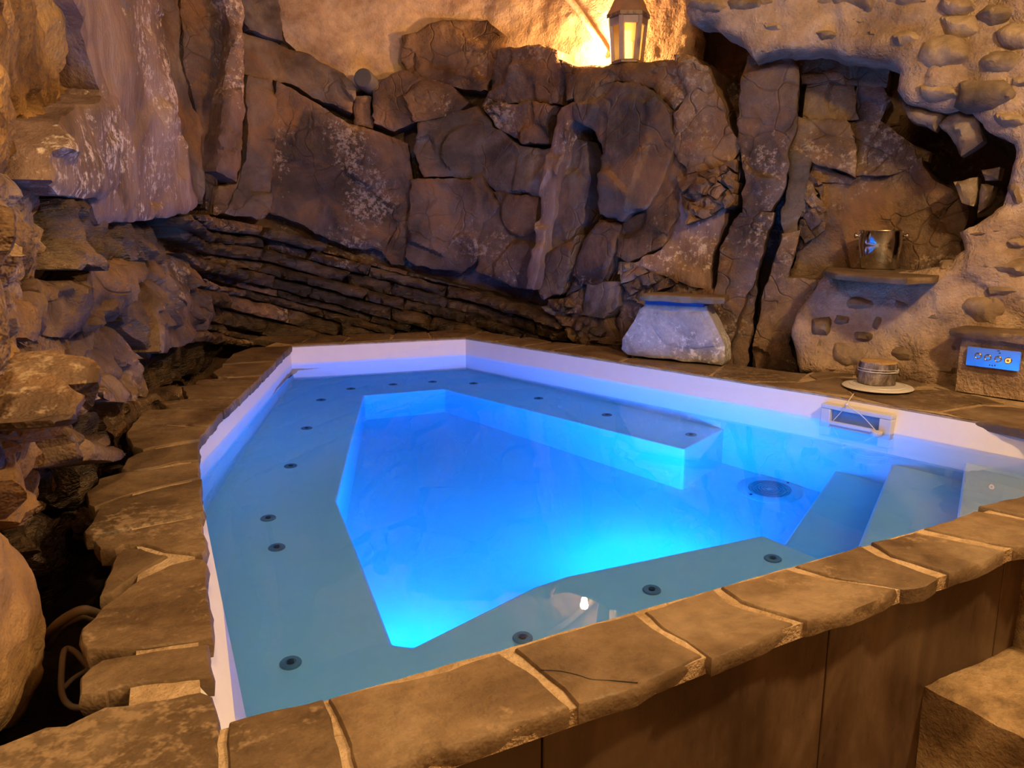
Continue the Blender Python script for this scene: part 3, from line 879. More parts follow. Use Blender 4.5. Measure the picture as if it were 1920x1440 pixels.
def wall_strip(bm, pts, z0, z1, closed=False):
    n = len(pts)
    for i in range(n if closed else n - 1):
        a, b = pts[i], pts[(i + 1) % n]
        bm.faces.new([bm.verts.new((a[0], a[1], z0)), bm.verts.new((b[0], b[1], z0)), bm.verts.new((b[0], b[1], z1)), bm.verts.new((a[0], a[1], z1))])


def flat_poly(bm, pts, z):
    pts = np.array([p[:2] for p in pts], float)
    r = delaunay_2d_cdt([Vector(p) for p in pts], [(i, (i + 1) % len(pts)) for i in range(len(pts))], [], 1, 1e-7)
    vs = [bm.verts.new((v.x, v.y, z)) for v in r[0]]
    for f in r[2]: bm.faces.new([vs[i] for i in f])


# liner walls
TOPP = [np.array(p) for p in ((-.44, near(-.44) - .058), (-1.095, 2.53), (-1.365, 4.68), (-.306, 5.035), (1.36, 3.262), (1.85, 2.665), (2.14, near(2.14) - .058))]
for i in range(len(POOL)):
    j = (i + 1) % len(POOL)
    a, b, c, d = POOL[i], POOL[j], TOPP[j], TOPP[i]
    bm = bmesh.new()
    v = [bm.verts.new(q) for q in ((*a, ZF - .02), (*b, ZF - .02), (*b, ZW - .05), (*a, ZW - .05), (*c, .985), (*d, .985))]
    bm.faces.new(v[:4]); bm.faces.new((v[3], v[2], v[4], v[5]))
    bm_obj('liner_wall', bm, M['liner'], pool, False)
bm = bmesh.new(); flat_poly(bm, POOL, ZF)
bm_obj('pool_floor', bm, M['liner'], pool, False)
# bench running round three sides, its inner edge measured at seat depth
EDGE = [(1.017, 3.582), (.763, 3.282), (-.397, 4.417), (-.836, 4.253), (-.647, 2.702), (-.311, 1.823), (-.254, 1.812), (-.089, 1.965), (.063, 2.104), (.161, 2.164), (.837, 2.416), (1.204, near(1.204))]
ring = EDGE + [np.array(W0)] + [POOL[1], POOL[2], POOL[3]]
bm = bmesh.new(); flat_poly(bm, ring, ZB); wall_strip(bm, EDGE, ZF, ZB)
bmesh.ops.remove_doubles(bm, verts=bm.verts, dist=1e-4)
o = bm_obj('bench', bm, M['liner'], pool, False)
bv = o.modifiers.new('bevel', 'BEVEL'); bv.width = .012; bv.segments = 3; bv.limit_method = 'ANGLE'; bv.angle_limit = math.radians(50)
# entry steps in the pointed right-hand corner
def farw(x):
    return 2.645 - (x - 1.833) * 1.2 if x > 1.342 else 3.234 + (1.342 - x) * 1.072
for zt, a, d in ((ZW - .69, (1.396, 3.20), (-.55, -.82)), (ZW - .43, (1.545, 3.0), (-.53, -.85)), (ZW - .20, (1.715, 2.79), (-.53, -.85))):
    # front edge from the far wall to the near wall
    k = (a[1] - near(a[0])) / (-d[1] + d[0] * .537)
    b = (a[0] + d[0] * k, a[1] + d[1] * k)
    poly = [(a[0], farw(a[0]) + .01), b, (2.06, 2.372)] + ([(1.833, 2.645)] if a[0] < 1.833 else [])
    bm = bmesh.new(); flat_poly(bm, poly, zt); wall_strip(bm, [poly[0], poly[1]], ZF, zt)
    bmesh.ops.remove_doubles(bm, verts=bm.verts, dist=1e-4)
    o = bm_obj('pool_step', bm, M['liner'], pool, False)
    bv = o.modifiers.new('bevel', 'BEVEL'); bv.width = .012; bv.segments = 3; bv.limit_method = 'ANGLE'; bv.angle_limit = math.radians(50)

# water
big = []
cen = np.mean(POOL, axis=0)
for p in POOL:
    d = p - cen; big.append(p + d / np.linalg.norm(d) * .03)
bm = bmesh.new()
vt = [bm.verts.new((p[0], p[1], ZW)) for p in big]; vb = [bm.verts.new((p[0], p[1], ZF - .06)) for p in big]
bm.faces.new(vt); bm.faces.new(vb[::-1])
for i in range(len(big)):
    j = (i + 1) % len(big)
    bm.faces.new((vt[i], vb[i], vb[j], vt[j]))
tag(bm_obj('pool_water', bm, M['water'], None, False), 'clear still water glowing blue in the pool', 'water', kind='stuff')

# jets in the benches
def jet(x, y, z, r):
    bm = bmesh.new()
    add_lathe(bm, [(0, .006), (r * .45, .006), (r * .5, .009), (r * .9, .009), (r, .004), (r, -.004)], 24, (x, y, z))
    j = bm_obj('jet', bm, M['jet'], pool, True, 40)
    bm = bmesh.new(); add_lathe(bm, [(0, .014), (r * .3, .013), (r * .36, .006)], 16, (x, y, z))
    bm_obj('nozzle', bm, M['jet_core'], j, True, 40)


for x, y in [(658, 729), (737, 721), (811, 716), (888, 719), (1010, 747), (1138, 778), (1296, 815), (602, 750), (575, 803), (545, 874), (503, 972), (519, 1027), (545, 1244), (980, 1197), (1222, 1107), (1449, 1048)]:
    p = under(x, y, ZB)
    jet(p[0], p[1], ZB, .027)

# floor drain
p = under(1443, 918, ZF)
dr = empty('drain_cover', (p[0], p[1], ZF))
tag(dr, 'round white drain grate with concentric rings on the pool floor', 'drain')
bm = bmesh.new(); add_lathe(bm, [(0, .006), (.09, .006), (.092, .012), (.125, .012), (.14, .004), (.14, -.002)], 48, (p[0], p[1], ZF)); bm_obj('drain_rim', bm, M['white_plastic'], dr, True, 40)
for k in range(6):
    r = .016 + .0135 * k
    bm = bmesh.new(); add_lathe(bm, [(r, .006), (r, .013), (r + .0065, .013), (r + .0065, .006)], 40, (p[0], p[1], ZF), close=True)
    bm_obj('grate_ring', bm, M['grate'], dr, True, 40)
for s in (-1, 1):
    bm = bmesh.new(); add_lathe(bm, [(0, .015), (.006, .014), (.006, .011)], 10, (p[0] + s * .10, p[1] + s * .055, ZF)); bm_obj('screw', bm, M['jet_core'], dr)

# underwater lamp set in the near riser of the well, facing the far end
def pool_lamp(loc, target, power, rad, label):
    e = empty('underwater_lamp', loc)
    tag(e, label, 'lamp', 'underwater pool lamps')
    d = (Vector(target) - Vector(loc)).normalized()
    R = d.to_track_quat('Z', 'Y').to_matrix().to_4x4()
    bm = bmesh.new(); add_lathe(bm, [(rad, -.002), (rad, .012), (rad * 1.25, .012), (rad * 1.3, -.01), (rad, -.01)], 32, loc, mat=R); bm_obj('lamp_ring', bm, M['white_plastic'], e, True, 40)
    bm = bmesh.new(); add_lathe(bm, [(0, .004), (rad * .98, .002)], 32, loc, mat=R); bm_obj('lamp_lens', bm, emit('blue_lamp_lens', BLUE, 4.0), e)
    l = area_light('lamp_glow', Vector(loc) + d * .02, Vector(loc) + d, rad * 2, power, BLUE, math.radians(150))
    l.parent = e; l.matrix_parent_inverse = Matrix.Translation(Vector(loc)).inverted()


pool_lamp((-.27, 1.835, .12), (-.6, 4.6, .78), LED_POWER * .75, .085, 'round underwater lamp in the riser under the near bench corner')
pool_lamp((.55, 2.325, .12), (.15, 4.6, .78), LED_POWER * .85, .085, 'round underwater lamp in the riser under the near bench middle')

pool_lamp((1.03, 2.165, .16), (1.55, 2.9, .55), LED_POWER * .3, .06, 'small underwater lamp added out of view in the bench end to light the pool steps')  # extra hidden lamp, added to brighten the steps

# ---- coping flagstones on a mortar bed
def prism(name, ol2, ztop, thick, mat, parent, step=.03, jit=.004, amp=.004, bev=.005, seed=0, cleave=.0, tiltz=(0, 0)):
    ol = refine(ol2, min(step, .022), jit, seed, 14)
    if poly_area(ol) < 0: ol = ol[::-1]
    c = ol.mean(0)
    n = len(ol)
    t = np.roll(ol, -1, 0) - np.roll(ol, 1, 0); t /= np.linalg.norm(t, axis=1)[:, None] + 1e-9
    inn = ol + np.stack([-t[:, 1], t[:, 0]], 1) * bev
    pts, tris, bnd, inn2 = fill(inn, step)
    q = np.concatenate([pts, np.full((len(pts), 1), seed * 1.3)], 1)
    z = ztop + amp * fbm(q * 5, 4, 3) + amp * 1.2 * facets(q * 6, 14) + (pts - c) @ np.array(tiltz, float)
    V = [(*a, b) for a, b in zip(pts, z)]
    Fc = [tuple(f) for f in tris]
    # ordered boundary
    nxt = dict(bnd); st = bnd[0][0]; loop = [st]
    while nxt.get(loop[-1], st) != st and len(loop) < len(bnd) + 2: loop.append(nxt[loop[-1]])
    m = len(V); k = len(loop)
    q3 = np.concatenate([pts[loop], np.full((k, 1), 0.)], 1)
    wob = fbm(q3 * 18 + seed, 3, 6)
    for lv, (off, dz) in enumerate(((bev, -bev), (bev * 1.6 + cleave, -thick * .5), (bev * .6, -thick))):
        for i, li in enumerate(loop):
            a = pts[loop[i - 1]]; b = pts[loop[(i + 1) % k]]
            tt = (b - a) / (np.linalg.norm(b - a) + 1e-9)
            o2 = np.array([tt[1], -tt[0]])
            w = off + (.006 * wob[i] * (lv == 1))
            V.append((*(pts[li] + o2 * w), z[li] + dz + .003 * wob[i] * (lv > 0)))
    for lv in range(3):
        pa = (lambda i: loop[i % k]) if lv == 0 else (lambda i, s=m + (lv - 1) * k: s + i % k)
        pb = lambda i, s=m + lv * k: s + i % k
        for i in range(k):
            Fc.append((pa(i + 1), pa(i), pb(i), pb(i + 1)))
    Fc.append(tuple(m + 2 * k + i for i in range(k))[::-1])
    o = link(name, mesh_from(V, Fc), mat, parent, True, 42)
    return o


def px_poly(pts, z=ZC):
    return np.array([at(x, y, z)[:2] for x, y in pts])


STONES = [
    # left side, far to near
    [(473, 635), (490, 630), (583, 630), (563, 642), (549, 645)],
    [(418, 682), (437, 663), (472, 651), (547, 648), (519, 675)],
    [(397, 699), (419, 684), (517, 677), (492, 703), (408, 706)],
    [(365, 719), (369, 712), (490, 705), (470, 726), (380, 722)],
    [(340, 725), (363, 721), (380, 724), (468, 728), (448, 745), (352, 746), (347, 737)],
    [(300, 755), (337, 750), (380, 746), (446, 748), (421, 769), (360, 767), (313, 763)],
    [(247, 793), (263, 773), (283, 767), (333, 765), (420, 771), (394, 799), (333, 796), (290, 793)],
    [(235, 810), (247, 796), (287, 795), (392, 802), (376, 823), (327, 831), (280, 840), (267, 845), (247, 838), (238, 820)],
    [(227, 880), (237, 860), (253, 850), (277, 843), (374, 827), (376, 862), (333, 866), (290, 876), (250, 883)],
    [(157, 937), (159, 922), (182, 908), (183, 897), (230, 885), (290, 878), (375, 866), (378, 894), (310, 909), (247, 924), (190, 944), (177, 950), (161, 947)],
    [(158, 997), (167, 983), (178, 967), (184, 955), (192, 947), (247, 928), (378, 898), (381, 964), (300, 980), (240, 991), (200, 1001), (163, 1002)],
    [(170, 1017), (200, 1004), (300, 984), (381, 968), (388, 1020), (387, 1032), (382, 1040), (307, 1034), (263, 1022), (227, 1024), (213, 1032), (180, 1033), (172, 1024)],
    [(185, 1120), (193, 1100), (213, 1043), (230, 1029), (267, 1028), (316, 1041), (257, 1077), (230, 1098), (207, 1116)],
    [(145, 1193), (150, 1180), (173, 1160), (190, 1137), (233, 1107), (267, 1085), (317, 1060), (370, 1046), (383, 1047), (392, 1062), (392, 1110), (402, 1167), (399, 1198), (300, 1211), (213, 1222), (160, 1219), (147, 1207)],
    [(147, 1307), (150, 1267), (167, 1250), (193, 1234), (233, 1228), (399, 1207), (404, 1260), (406, 1268), (300, 1279), (200, 1297), (195, 1306)],
    [(-160, 1450), (0, 1397), (83, 1363), (123, 1357), (160, 1338), (200, 1323), (250, 1321), (300, 1311), (377, 1298), (400, 1305), (413, 1328), (421, 1350), (410, 1393), (413, 1440), (420, 1560), (-160, 1560)],
    # far side
    [(552, 645), (566, 642), (586, 630), (640, 628), (653, 632), (642, 641)],
    [(646, 641), (657, 632), (650, 628), (700, 625), (735, 625), (731, 637)],
    [(735, 637), (740, 625), (800, 622), (806, 634)],
    [(810, 634), (804, 622), (872, 617), (880, 618), (906, 620), (872, 632)],
    # far right side
    [(876, 632), (910, 621), (926, 625), (975, 633), (930, 639)],
    [(934, 640), (978, 634), (993, 632), (1035, 641), (978, 648)],
    [(983, 649), (1040, 641), (1067, 643), (1100, 646), (1033, 656)],
    [(1038, 657), (1104, 647), (1140, 650), (1165, 660), (1185, 668), (1160, 676), (1105, 667)],
    [(1166, 677), (1190, 668), (1262, 672), (1360, 680), (1330, 703), (1280, 694)],
    [(1335, 704), (1364, 681), (1430, 691), (1512, 701), (1494, 716), (1413, 715)],
    [(1516, 703), (1556, 688), (1600, 691), (1600, 706), (1564, 706), (1530, 711)],
    [(1418, 717), (1496, 718), (1528, 713), (1566, 708), (1612, 710), (1584, 726), (1600, 741), (1513, 730)],
    [(1606, 706), (1606, 692), (1690, 706), (1740, 721), (1710, 727), (1684, 724)],
    [(1588, 727), (1614, 711), (1684, 727), (1708, 730), (1772, 733), (1838, 756), (1760, 770), (1682, 761), (1604, 742)],
    [(1744, 723), (1800, 736), (1855, 748), (1885, 758), (1842, 757), (1775, 733)],
    [(1766, 772), (1843, 760), (1895, 762), (1990, 775), (2140, 820), (2110, 850), (1918, 806)],
    # near side, left to right
    [(428, 1350), (606, 1311), (640, 1400), (664, 1500), (436, 1560), (424, 1440), (418, 1395)],
    [(614, 1309), (700, 1288), (820, 1262), (936, 1224), (1010, 1270), (1072, 1328), (860, 1402), (720, 1450), (672, 1480), (650, 1400)],
    [(960, 1216), (1080, 1180), (1190, 1152), (1225, 1178), (1318, 1230), (1200, 1290), (1088, 1326), (1025, 1268)],
    [(1206, 1147), (1270, 1125), (1337, 1105), (1370, 1132), (1492, 1170), (1410, 1208), (1336, 1236), (1245, 1180)],
    [(1350, 1101), (1420, 1082), (1474, 1065), (1540, 1085), (1684, 1106), (1600, 1144), (1516, 1168), (1385, 1128)],
    [(1490, 1060), (1550, 1042), (1612, 1022), (1650, 1042), (1762, 1083), (1740, 1098), (1700, 1104), (1555, 1082)],
    [(1628, 1017), (1670, 1010), (1712, 996), (1780, 1010), (1886, 1032), (1840, 1058), (1782, 1078), (1672, 1042)],
    [(1728, 990), (1780, 975), (1822, 956), (1910, 972), (1990, 990), (2000, 1018), (1904, 1026), (1800, 1006)],
    [(1836, 951), (1920, 928), (2100, 880), (2130, 930), (2000, 985), (1915, 967)],
]
LEFT_N, NEAR_I = 16, len(STONES) - 9
for i, pl in enumerate(STONES):
    poly = px_poly(pl)
    if i >= 6:
        cm = poly.mean(0); dd_ = poly - cm
        poly = cm + dd_ * (1 - .004 / (np.linalg.norm(dd_, axis=1)[:, None] + .01))
    nearby = i >= 7 and (i < LEFT_N or i >= NEAR_I)
    prism('coping_stone', poly, ZC + RNG.uniform(-.001, .002), .038 if i < LEFT_N else .034, M['coping'], pool, step=.024 if nearby else .04, jit=.0045 if i < LEFT_N else .0035, amp=.0018, bev=.003, seed=i, tiltz=RNG.uniform(-.005, .005, 2))

# hairline crack across one near coping stone
ck = [at(x, y, ZC + .0022) for x, y in ((1012, 1256), (1050, 1258), (1085, 1266), (1110, 1274), (1150, 1276), (1196, 1280))]
bm = bmesh.new(); add_tube(bm, smooth_path(ck, 4), .0009, 5)
bm_obj('stone_crack', bm, M['cable_dark'], pool)

# mortar bed that fills the joints and carries the stones
bed_out = px_poly([(428, 1395), (404, 1470), (-120, 1500), (60, 1400), (240, 1330), (245, 1275), (255, 1220), (250, 1120), (265, 1040), (250, 1010), (240, 955), (255, 900), (285, 860), (300, 805), (350, 765), (385, 735), (430, 705), (455, 680), (490, 652), (530, 636), (640, 631), (735, 627), (870, 620), (905, 622), (975, 635), (1035, 643), (1100, 648), (1165, 663), (1190, 670), (1360, 682), (1512, 700), (1556, 686), (1690, 700), (1800, 725), (1990, 760), (2250, 820)])
nb = [at(x, y, ZC)[:2] for x, y in [(2260, 905), (2050, 975), (1895, 1026), (1780, 1074), (1692, 1100), (1502, 1165), (1328, 1228), (1082, 1322), (866, 1394), (640, 1478)]]
outer = np.concatenate([bed_out[3:], np.array(nb), np.array([(-.40, .80), (-.62, .80), (-.70, .93)])])
hole = np.array(TOPP)


def ring_fill(out, hole, step):
    a, b = refine(out, step), refine(hole, step)
    lo, hi = a.min(0), a.max(0)
    gx, gy = np.arange(lo[0], hi[0], step), np.arange(lo[1], hi[1], step)
    G = np.array([(x, y) for x in gx for y in gy]); G = G[inside_poly(G, a) & ~inside_poly(G, b)]
    G = G[(edge_dist(G, a) > step * .4) & (edge_dist(G, b) > step * .4)]
    na, nbb = len(a), len(b)
    V = [Vector(p) for p in np.concatenate([a, b, G])]
    E = [(i, (i + 1) % na) for i in range(na)] + [(na + i, na + (i + 1) % nbb) for i in range(nbb)]
    r = delaunay_2d_cdt(V, E, [], 0, 1e-7)
    pts = np.array([(v.x, v.y) for v in r[0]]); T = np.array(r[2])
    cc = pts[T].mean(1)
    T = T[inside_poly(cc, a) & ~inside_poly(cc, b)]
    return pts, T, a, b


pts, T, ra, rb = ring_fill(outer, hole, .025)
q = np.concatenate([pts, np.zeros((len(pts), 1))], 1)
zz = ZC - .0048 + .0015 * fbm(q * 9, 4, 4) + .0015 * fbm(q * 40, 2, 8)
V = [(*p, z) for p, z in zip(pts, zz)]
o = link('mortar_bed', mesh_from(V, [tuple(t) for t in T]), M['joint'], pool, True)
ta, tb = at(1080, 1332, .965)[:2], at(1900, 1035, .965)[:2]
td = (tb - ta) / np.linalg.norm(tb - ta); tn = np.array([td[1], -td[0]])   # tn faces the viewer
bm = bmesh.new(); wall_strip(bm, ra, ZC - .034, ZC - .004, True)
bm_obj('bed_edge', bm, M['joint'], pool, False)
rm = ra.copy()
dist_ = (rm - ta) @ tn
rm = np.where(((dist_ > -.06) & (rm @ td > ta @ td - .8))[:, None], rm - tn * (dist_ + .06)[:, None], rm)
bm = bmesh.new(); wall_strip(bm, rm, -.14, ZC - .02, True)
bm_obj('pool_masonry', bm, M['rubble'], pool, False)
bm = bmesh.new(); wall_strip(bm, rb, ZC - .04, ZC - .006, True)
bm_obj('joint_edge', bm, M['joint'], pool, False)

# large tiles facing the near side

def on_tile(x, off=-.02):
    d = ray(x, 1300)[:2]
    o2 = ta + tn * off
    # 2-D line intersection
    A = np.array([[d[0], -td[0]], [d[1], -td[1]]]); s = np.linalg.solve(A, o2)
    return s[1]


cuts = [-1.2, -.62, on_tile(1015), on_tile(1541), 1.222, 1.9]
cuts[1] = cuts[2] - .6
for a, b in zip(cuts[:-1], cuts[1:]):
    bm = bmesh.new()
    c2 = ta + tn * -.025 + td * (a + b) / 2
    rot = Matrix.Rotation(math.atan2(td[1], td[0]), 3, 'Z')
    add_box(bm, (c2[0], c2[1], .48), (b - a - .004, .02, .96), rot)
    bmesh.ops.bevel(bm, geom=list(bm.edges), offset=.0015, segments=1, affect='EDGES')
    bm_obj('wall_tile', bm, M['tile'], pool, False)

# ---- masonry steps at the right edge, leading up to the pool
def solid(name, pts2, z0, z1, mat, parent=None, seed=0, amp=.012, step=.03):
    ol = refine(np.array(pts2), step, .006, seed, 8)
    pts, tris, bnd, ol = fill(ol, step)
    q = np.concatenate([pts, np.full((len(pts), 1), z1)], 1)
    d = edge_dist(pts, ol)
    z = z1 + amp * fbm(q * 7, 4, seed) - .008 * np.exp(-d / .008)
    V = [(*a, b) for a, b in zip(pts, z)]; Fc = [tuple(t) for t in tris]
    nxt = dict(bnd); st = bnd[0][0]; loop = [st]
    while nxt.get(loop[-1], st) != st and len(loop) < len(bnd) + 2: loop.append(nxt[loop[-1]])
    k = len(loop); L = max(2, int((z1 - z0) / .04))
    prev = loop
    for lv in range(1, L + 1):
        cur = []
        for i, li in enumerate(loop):
            t = pts[loop[(i + 1) % k]] - pts[loop[i - 1]]; t = t / (np.linalg.norm(t) + 1e-9)
            zz = z[li] + (z0 - z[li]) * lv / L
            w = .012 * fbm(np.array([[*pts[li], zz]]) * 6, 3, seed + 3)[0] + .003
            cur.append(len(V)); V.append((*(pts[li] + np.array([t[1], -t[0]]) * w), zz))
        for i in range(k): Fc.append((prev[(i + 1) % k], prev[i], cur[i], cur[(i + 1) % k]))
        prev = cur
    Fc.append(tuple(prev)[::-1])
    return link(name, mesh_from(V, Fc), mat, parent, True, 50)


SZ = .70
A = at(1737, 1283, SZ)[:2]; B = at(1886, 1202, SZ)[:2]; Cc = at(1925, 1378, SZ)[:2]; D = at(1925, 1222, SZ)[:2]
fd = (Cc - A) / np.linalg.norm(Cc - A); bd = (D - B) / np.linalg.norm(D - B)
stair = empty('stone_stair', (1.4, 1.4, -.14)); tag(stair, 'worn rendered stone steps climbing beside the tiled pool wall', 'steps')
solid('stair_step', [A, A + fd * .9, A + fd * .9 + td * .55, B], -.14, SZ, M['step'], stair, 5)
solid('stair_step', [B + td * .012, B + td * .012 + bd * .9, B + bd * .9 + td * .6, B + td * .6], -.14, .955, M['step'], stair, 8)
stn = RNG
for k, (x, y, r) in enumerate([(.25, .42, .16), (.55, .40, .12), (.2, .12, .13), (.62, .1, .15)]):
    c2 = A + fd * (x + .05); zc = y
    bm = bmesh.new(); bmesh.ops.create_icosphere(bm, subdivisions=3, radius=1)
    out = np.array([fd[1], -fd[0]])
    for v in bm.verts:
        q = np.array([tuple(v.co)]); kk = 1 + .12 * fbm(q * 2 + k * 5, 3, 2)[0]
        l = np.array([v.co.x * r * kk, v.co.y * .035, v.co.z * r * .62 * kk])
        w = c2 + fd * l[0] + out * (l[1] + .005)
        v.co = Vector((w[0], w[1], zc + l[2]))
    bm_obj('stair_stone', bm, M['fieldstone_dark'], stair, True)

# ================================================================== THINGS
# waterfall stone on the far coping
fl, fr_ = at(1172, 672, ZC), at(1352, 688, ZC)
fx = (fr_ - fl)[:2]; fx /= np.linalg.norm(fx); fy = np.array([-fx[1], fx[0]])   # fy points away from the viewer
wf = empty('waterfall_stone', (*((fl + fr_) / 2)[:2], ZC)); tag(wf, 'upright blue-grey stone waterfall outlet with flat cap on the far coping', 'waterfall')


def on_face(x, y):
    """point of the vertical plane through fl-fr_ seen at this pixel -> (along, z)"""
    d = ray(x, y); n = np.array([fy[0], fy[1], 0]); o = np.array([0, 0, CAM_Z])
    p = o + d * (((fl - o) @ n) / (d @ n))
    return np.array([(p[:2] - fl[:2]) @ fx, p[2]])


def face_solid(name, pix, front, depth, mat, parent, step=.02, jit=.004, amp=.006, seed=0, edge=.01, er=.008):
    ol = refine(np.array([on_face(*q) for q in pix]), step, jit, seed, 12)
    ol[:, 1] = np.maximum(ol[:, 1], ZC + .002)
    pts, tris, bnd, ol = fill(ol, step)
    d = edge_dist(pts, ol)
    q = np.concatenate([pts, np.full((len(pts), 1), seed)], 1)
    off = front + amp * fbm(q * 6, 4, seed) + amp * facets(q * 7, seed + 4) - edge * np.exp(-d / er)
    w = lambda p, o: (*(fl[:2] + fx * p[0] - fy * o), p[1])
    V = [w(p, o) for p, o in zip(pts, off)]; n = len(V)
    nxt = dict(bnd); st = bnd[0][0]; loop = [st]
    while nxt.get(loop[-1], st) != st and len(loop) < len(bnd) + 2: loop.append(nxt[loop[-1]])
    k = len(loop)
    V += [w(pts[i], front - depth) for i in loop]
    Fc = [tuple(t) for t in tris] + [(loop[(i + 1) % k], loop[i], n + i, n + (i + 1) % k) for i in range(k)] + [tuple(n + i for i in range(k))[::-1]]
    o = link(name, mesh_from(V, Fc), mat, parent, True, 40)
    return o


c6 = lambda L: [(1120 + x / 6, 520 + y / 6) for x, y in L]
face_solid('stone_face', c6([(270, 700), (262, 820), (335, 880), (700, 915), (1400, 990), (1430, 950), (1432, 770), (1370, 650), (1320, 540), (1250, 420), (1225, 318), (540, 300), (522, 322), (465, 370), (420, 470), (340, 600)]), 0.0, .13, M['grey_slab'], wf, step=.015, seed=3)
face_solid('stone_cheek', c6([(640, 610), (750, 740), (900, 790), (1100, 800), (1330, 770), (1310, 640), (1220, 500), (1180, 400), (700, 370), (600, 540)]), .012, .03, M['grey_slab'], wf, step=.015, seed=6, amp=.004, edge=.006)
bm = bmesh.new()
q0, q1 = on_face(1120 + 545 / 6, 520 + 262 / 6), on_face(1120 + 1200 / 6, 520 + 352 / 6)
ct = fl[:2] + fx * (q0[0] + q1[0]) / 2 - fy * .0
add_box(bm, (ct[0] + fy[0] * .03, ct[1] + fy[1] * .03, q1[1] + .012 + .014), (q1[0] - q0[0], .08, .034), Matrix.Rotation(math.atan2(fx[1], fx[0]), 3, 'Z'))
bm_obj('outlet_slot', bm, M['blue_plastic'], wf, False)
capz = on_face(1120 + 900 / 6, 520 + 268 / 6)[1]
ca, cb = on_face(1120 + 495 / 6, 520 + 240 / 6)[0], on_face(1120 + 1440 / 6, 520 + 275 / 6)[0]
cap2 = [fl[:2] + fx * a - fy * b for a, b in ((ca, .02), (ca + .05, .05), ((ca + cb) / 2, .06), (cb - .06, .055), (cb, .01), (cb - .02, -.14), (ca + .04, -.16), (ca, -.06))]
prism('cap_slab', np.array(cap2), capz + .032, .034, M['coping'], wf, step=.02, jit=.004, amp=.003, bev=.004, seed=61)

# skimmer in the far right pool wall
s0, s1 = POOL[4] + (POOL[4] - POOL[3]) / np.linalg.norm(POOL[4] - POOL[3]) * .0, POOL[5]
sd_ = (s1 - s0) / np.linalg.norm(s1 - s0); sn = np.array([-sd_[1], sd_[0]])
if sn @ (cen - s0) < 0: sn = -sn


def on_wall(x, y):
    d = ray(x, y); n = np.array([sn[0], sn[1], 0]); o = np.array([0, 0, CAM_Z]); q = np.array([s0[0], s0[1], 0])
    p = o + d * (((q - o) @ n) / (d @ n))
    return (p[:2] - s0) @ sd_, p[2]


sk = empty('pool_skimmer', (*(s0 + sd_ * .15), ZW)); tag(sk, 'white plastic skimmer mouth with floating weir in the pool wall', 'skimmer')
wp = lambda a, z, o: Vector((*(s0 + sd_ * a + sn * o), z))
rz = math.atan2(sd_[1], sd_[0])
x0, x1 = on_wall(1544, 760)[0], on_wall(1676, 790)[0]
zt = on_wall(1610, 757)[1]; zt = min(zt, .968); zb_ = ZW - .09
i0, i1 = on_wall(1561, 780)[0], on_wall(1652, 795)[0]
it = on_wall(1610, 775)[1]; ib = ZW - .06


def wall_box(bm, a0, a1, z0, z1, o0, o1):
    c = wp((a0 + a1) / 2, (z0 + z1) / 2, (o0 + o1) / 2)
    add_box(bm, c, (a1 - a0, abs(o1 - o0), z1 - z0), Matrix.Rotation(rz, 3, 'Z'))


bm = bmesh.new()
O0, O1 = -.03, .022
wall_box(bm, x0, x1, it, zt, O0, O1); wall_box(bm, x0, i0, zb_, it, O0, O1); wall_box(bm, i1, x1, zb_, it, O0, O1); wall_box(bm, i0, i1, zb_, ib, O0, O1)
fr = bm_obj('face_frame', bm, M['white_plastic'], sk, False)
bv = fr.modifiers.new('bevel', 'BEVEL'); bv.width = .004; bv.segments = 2
bm = bmesh.new(); wall_box(bm, i0 - .001, i1 + .001, ib - .002, it + .002, .0035, .005)
bm_obj('throat', bm, M['throat'], sk, False)
bm = bmesh.new(); wall_box(bm, i0 + .004, i1 - .012, ZW - .004, ZW + .012, .028, .04)
bm_obj('weir_bar', bm, M['white_plastic'], sk, False)
bm = bmesh.new(); e = wp(i1 + .005, ZW - .012, .045)
add_tube(bm, [e + Vector((0, 0, -.03)), e + Vector((0, 0, .02))], .022, 16)
bm_obj('weir_float', bm, M['white_plastic'], sk, True, 40)
bm = bmesh.new()
k0 = Vector(at(1601, 738, ZC + .004)); k1 = wp((i0 * .75 + i1 * .25) + .02, it + .035, .03)
add_tube(bm, smooth_path([k0, k0 * .4 + k1 * .6 + Vector((0, 0, .004)), k1], 4), .0022, 6)
for tgt in (wp(i0 + .02, ZW + .014, .03), wp(i1 - .0, ZW + .012, .045)):
    add_tube(bm, smooth_path([k1, (k1 + tgt) / 2 + Vector((.006, 0, .004)), tgt], 5), .0016, 6)
bm_obj('string', bm, M['string'], sk)
bm = bmesh.new(); bmesh.ops.create_icosphere(bm, subdivisions=2, radius=.006, matrix=Matrix.Translation(k1)); bm_obj('knot', bm, M['string'], sk)

# round lid and log slice on the deck
pc = at(1645, 727, ZC + .006)
lid = empty('skimmer_lid', (pc[0], pc[1], ZC + .003)); tag(lid, 'round white skimmer lid lying on the flagstones under the log slice', 'lid')
bm = bmesh.new(); add_lathe(bm, [(0, .008), (.125, .008), (.142, .005), (.147, 0), (.140, -.004), (0, -.004)], 56, (pc[0], pc[1], ZC + .012)); bm_obj('lid_disc', bm, M['white_plastic'], lid, True, 40)
bm = bmesh.new(); add_lathe(bm, [(.108, .007), (.110, .0105), (.116, .0105), (.118, .007)], 56, (pc[0], pc[1], ZC + .012), close=True); bm_obj('lid_ridge', bm, M['white_plastic'], lid, True, 40)
lc = np.array([pc[0] + .012, pc[1] + .035, ZC + .0225])
log = empty('log_slice', tuple(lc)); tag(log, 'short log slice with bark bound by string, on the white lid', 'log')
bm = bmesh.new()
rings = []
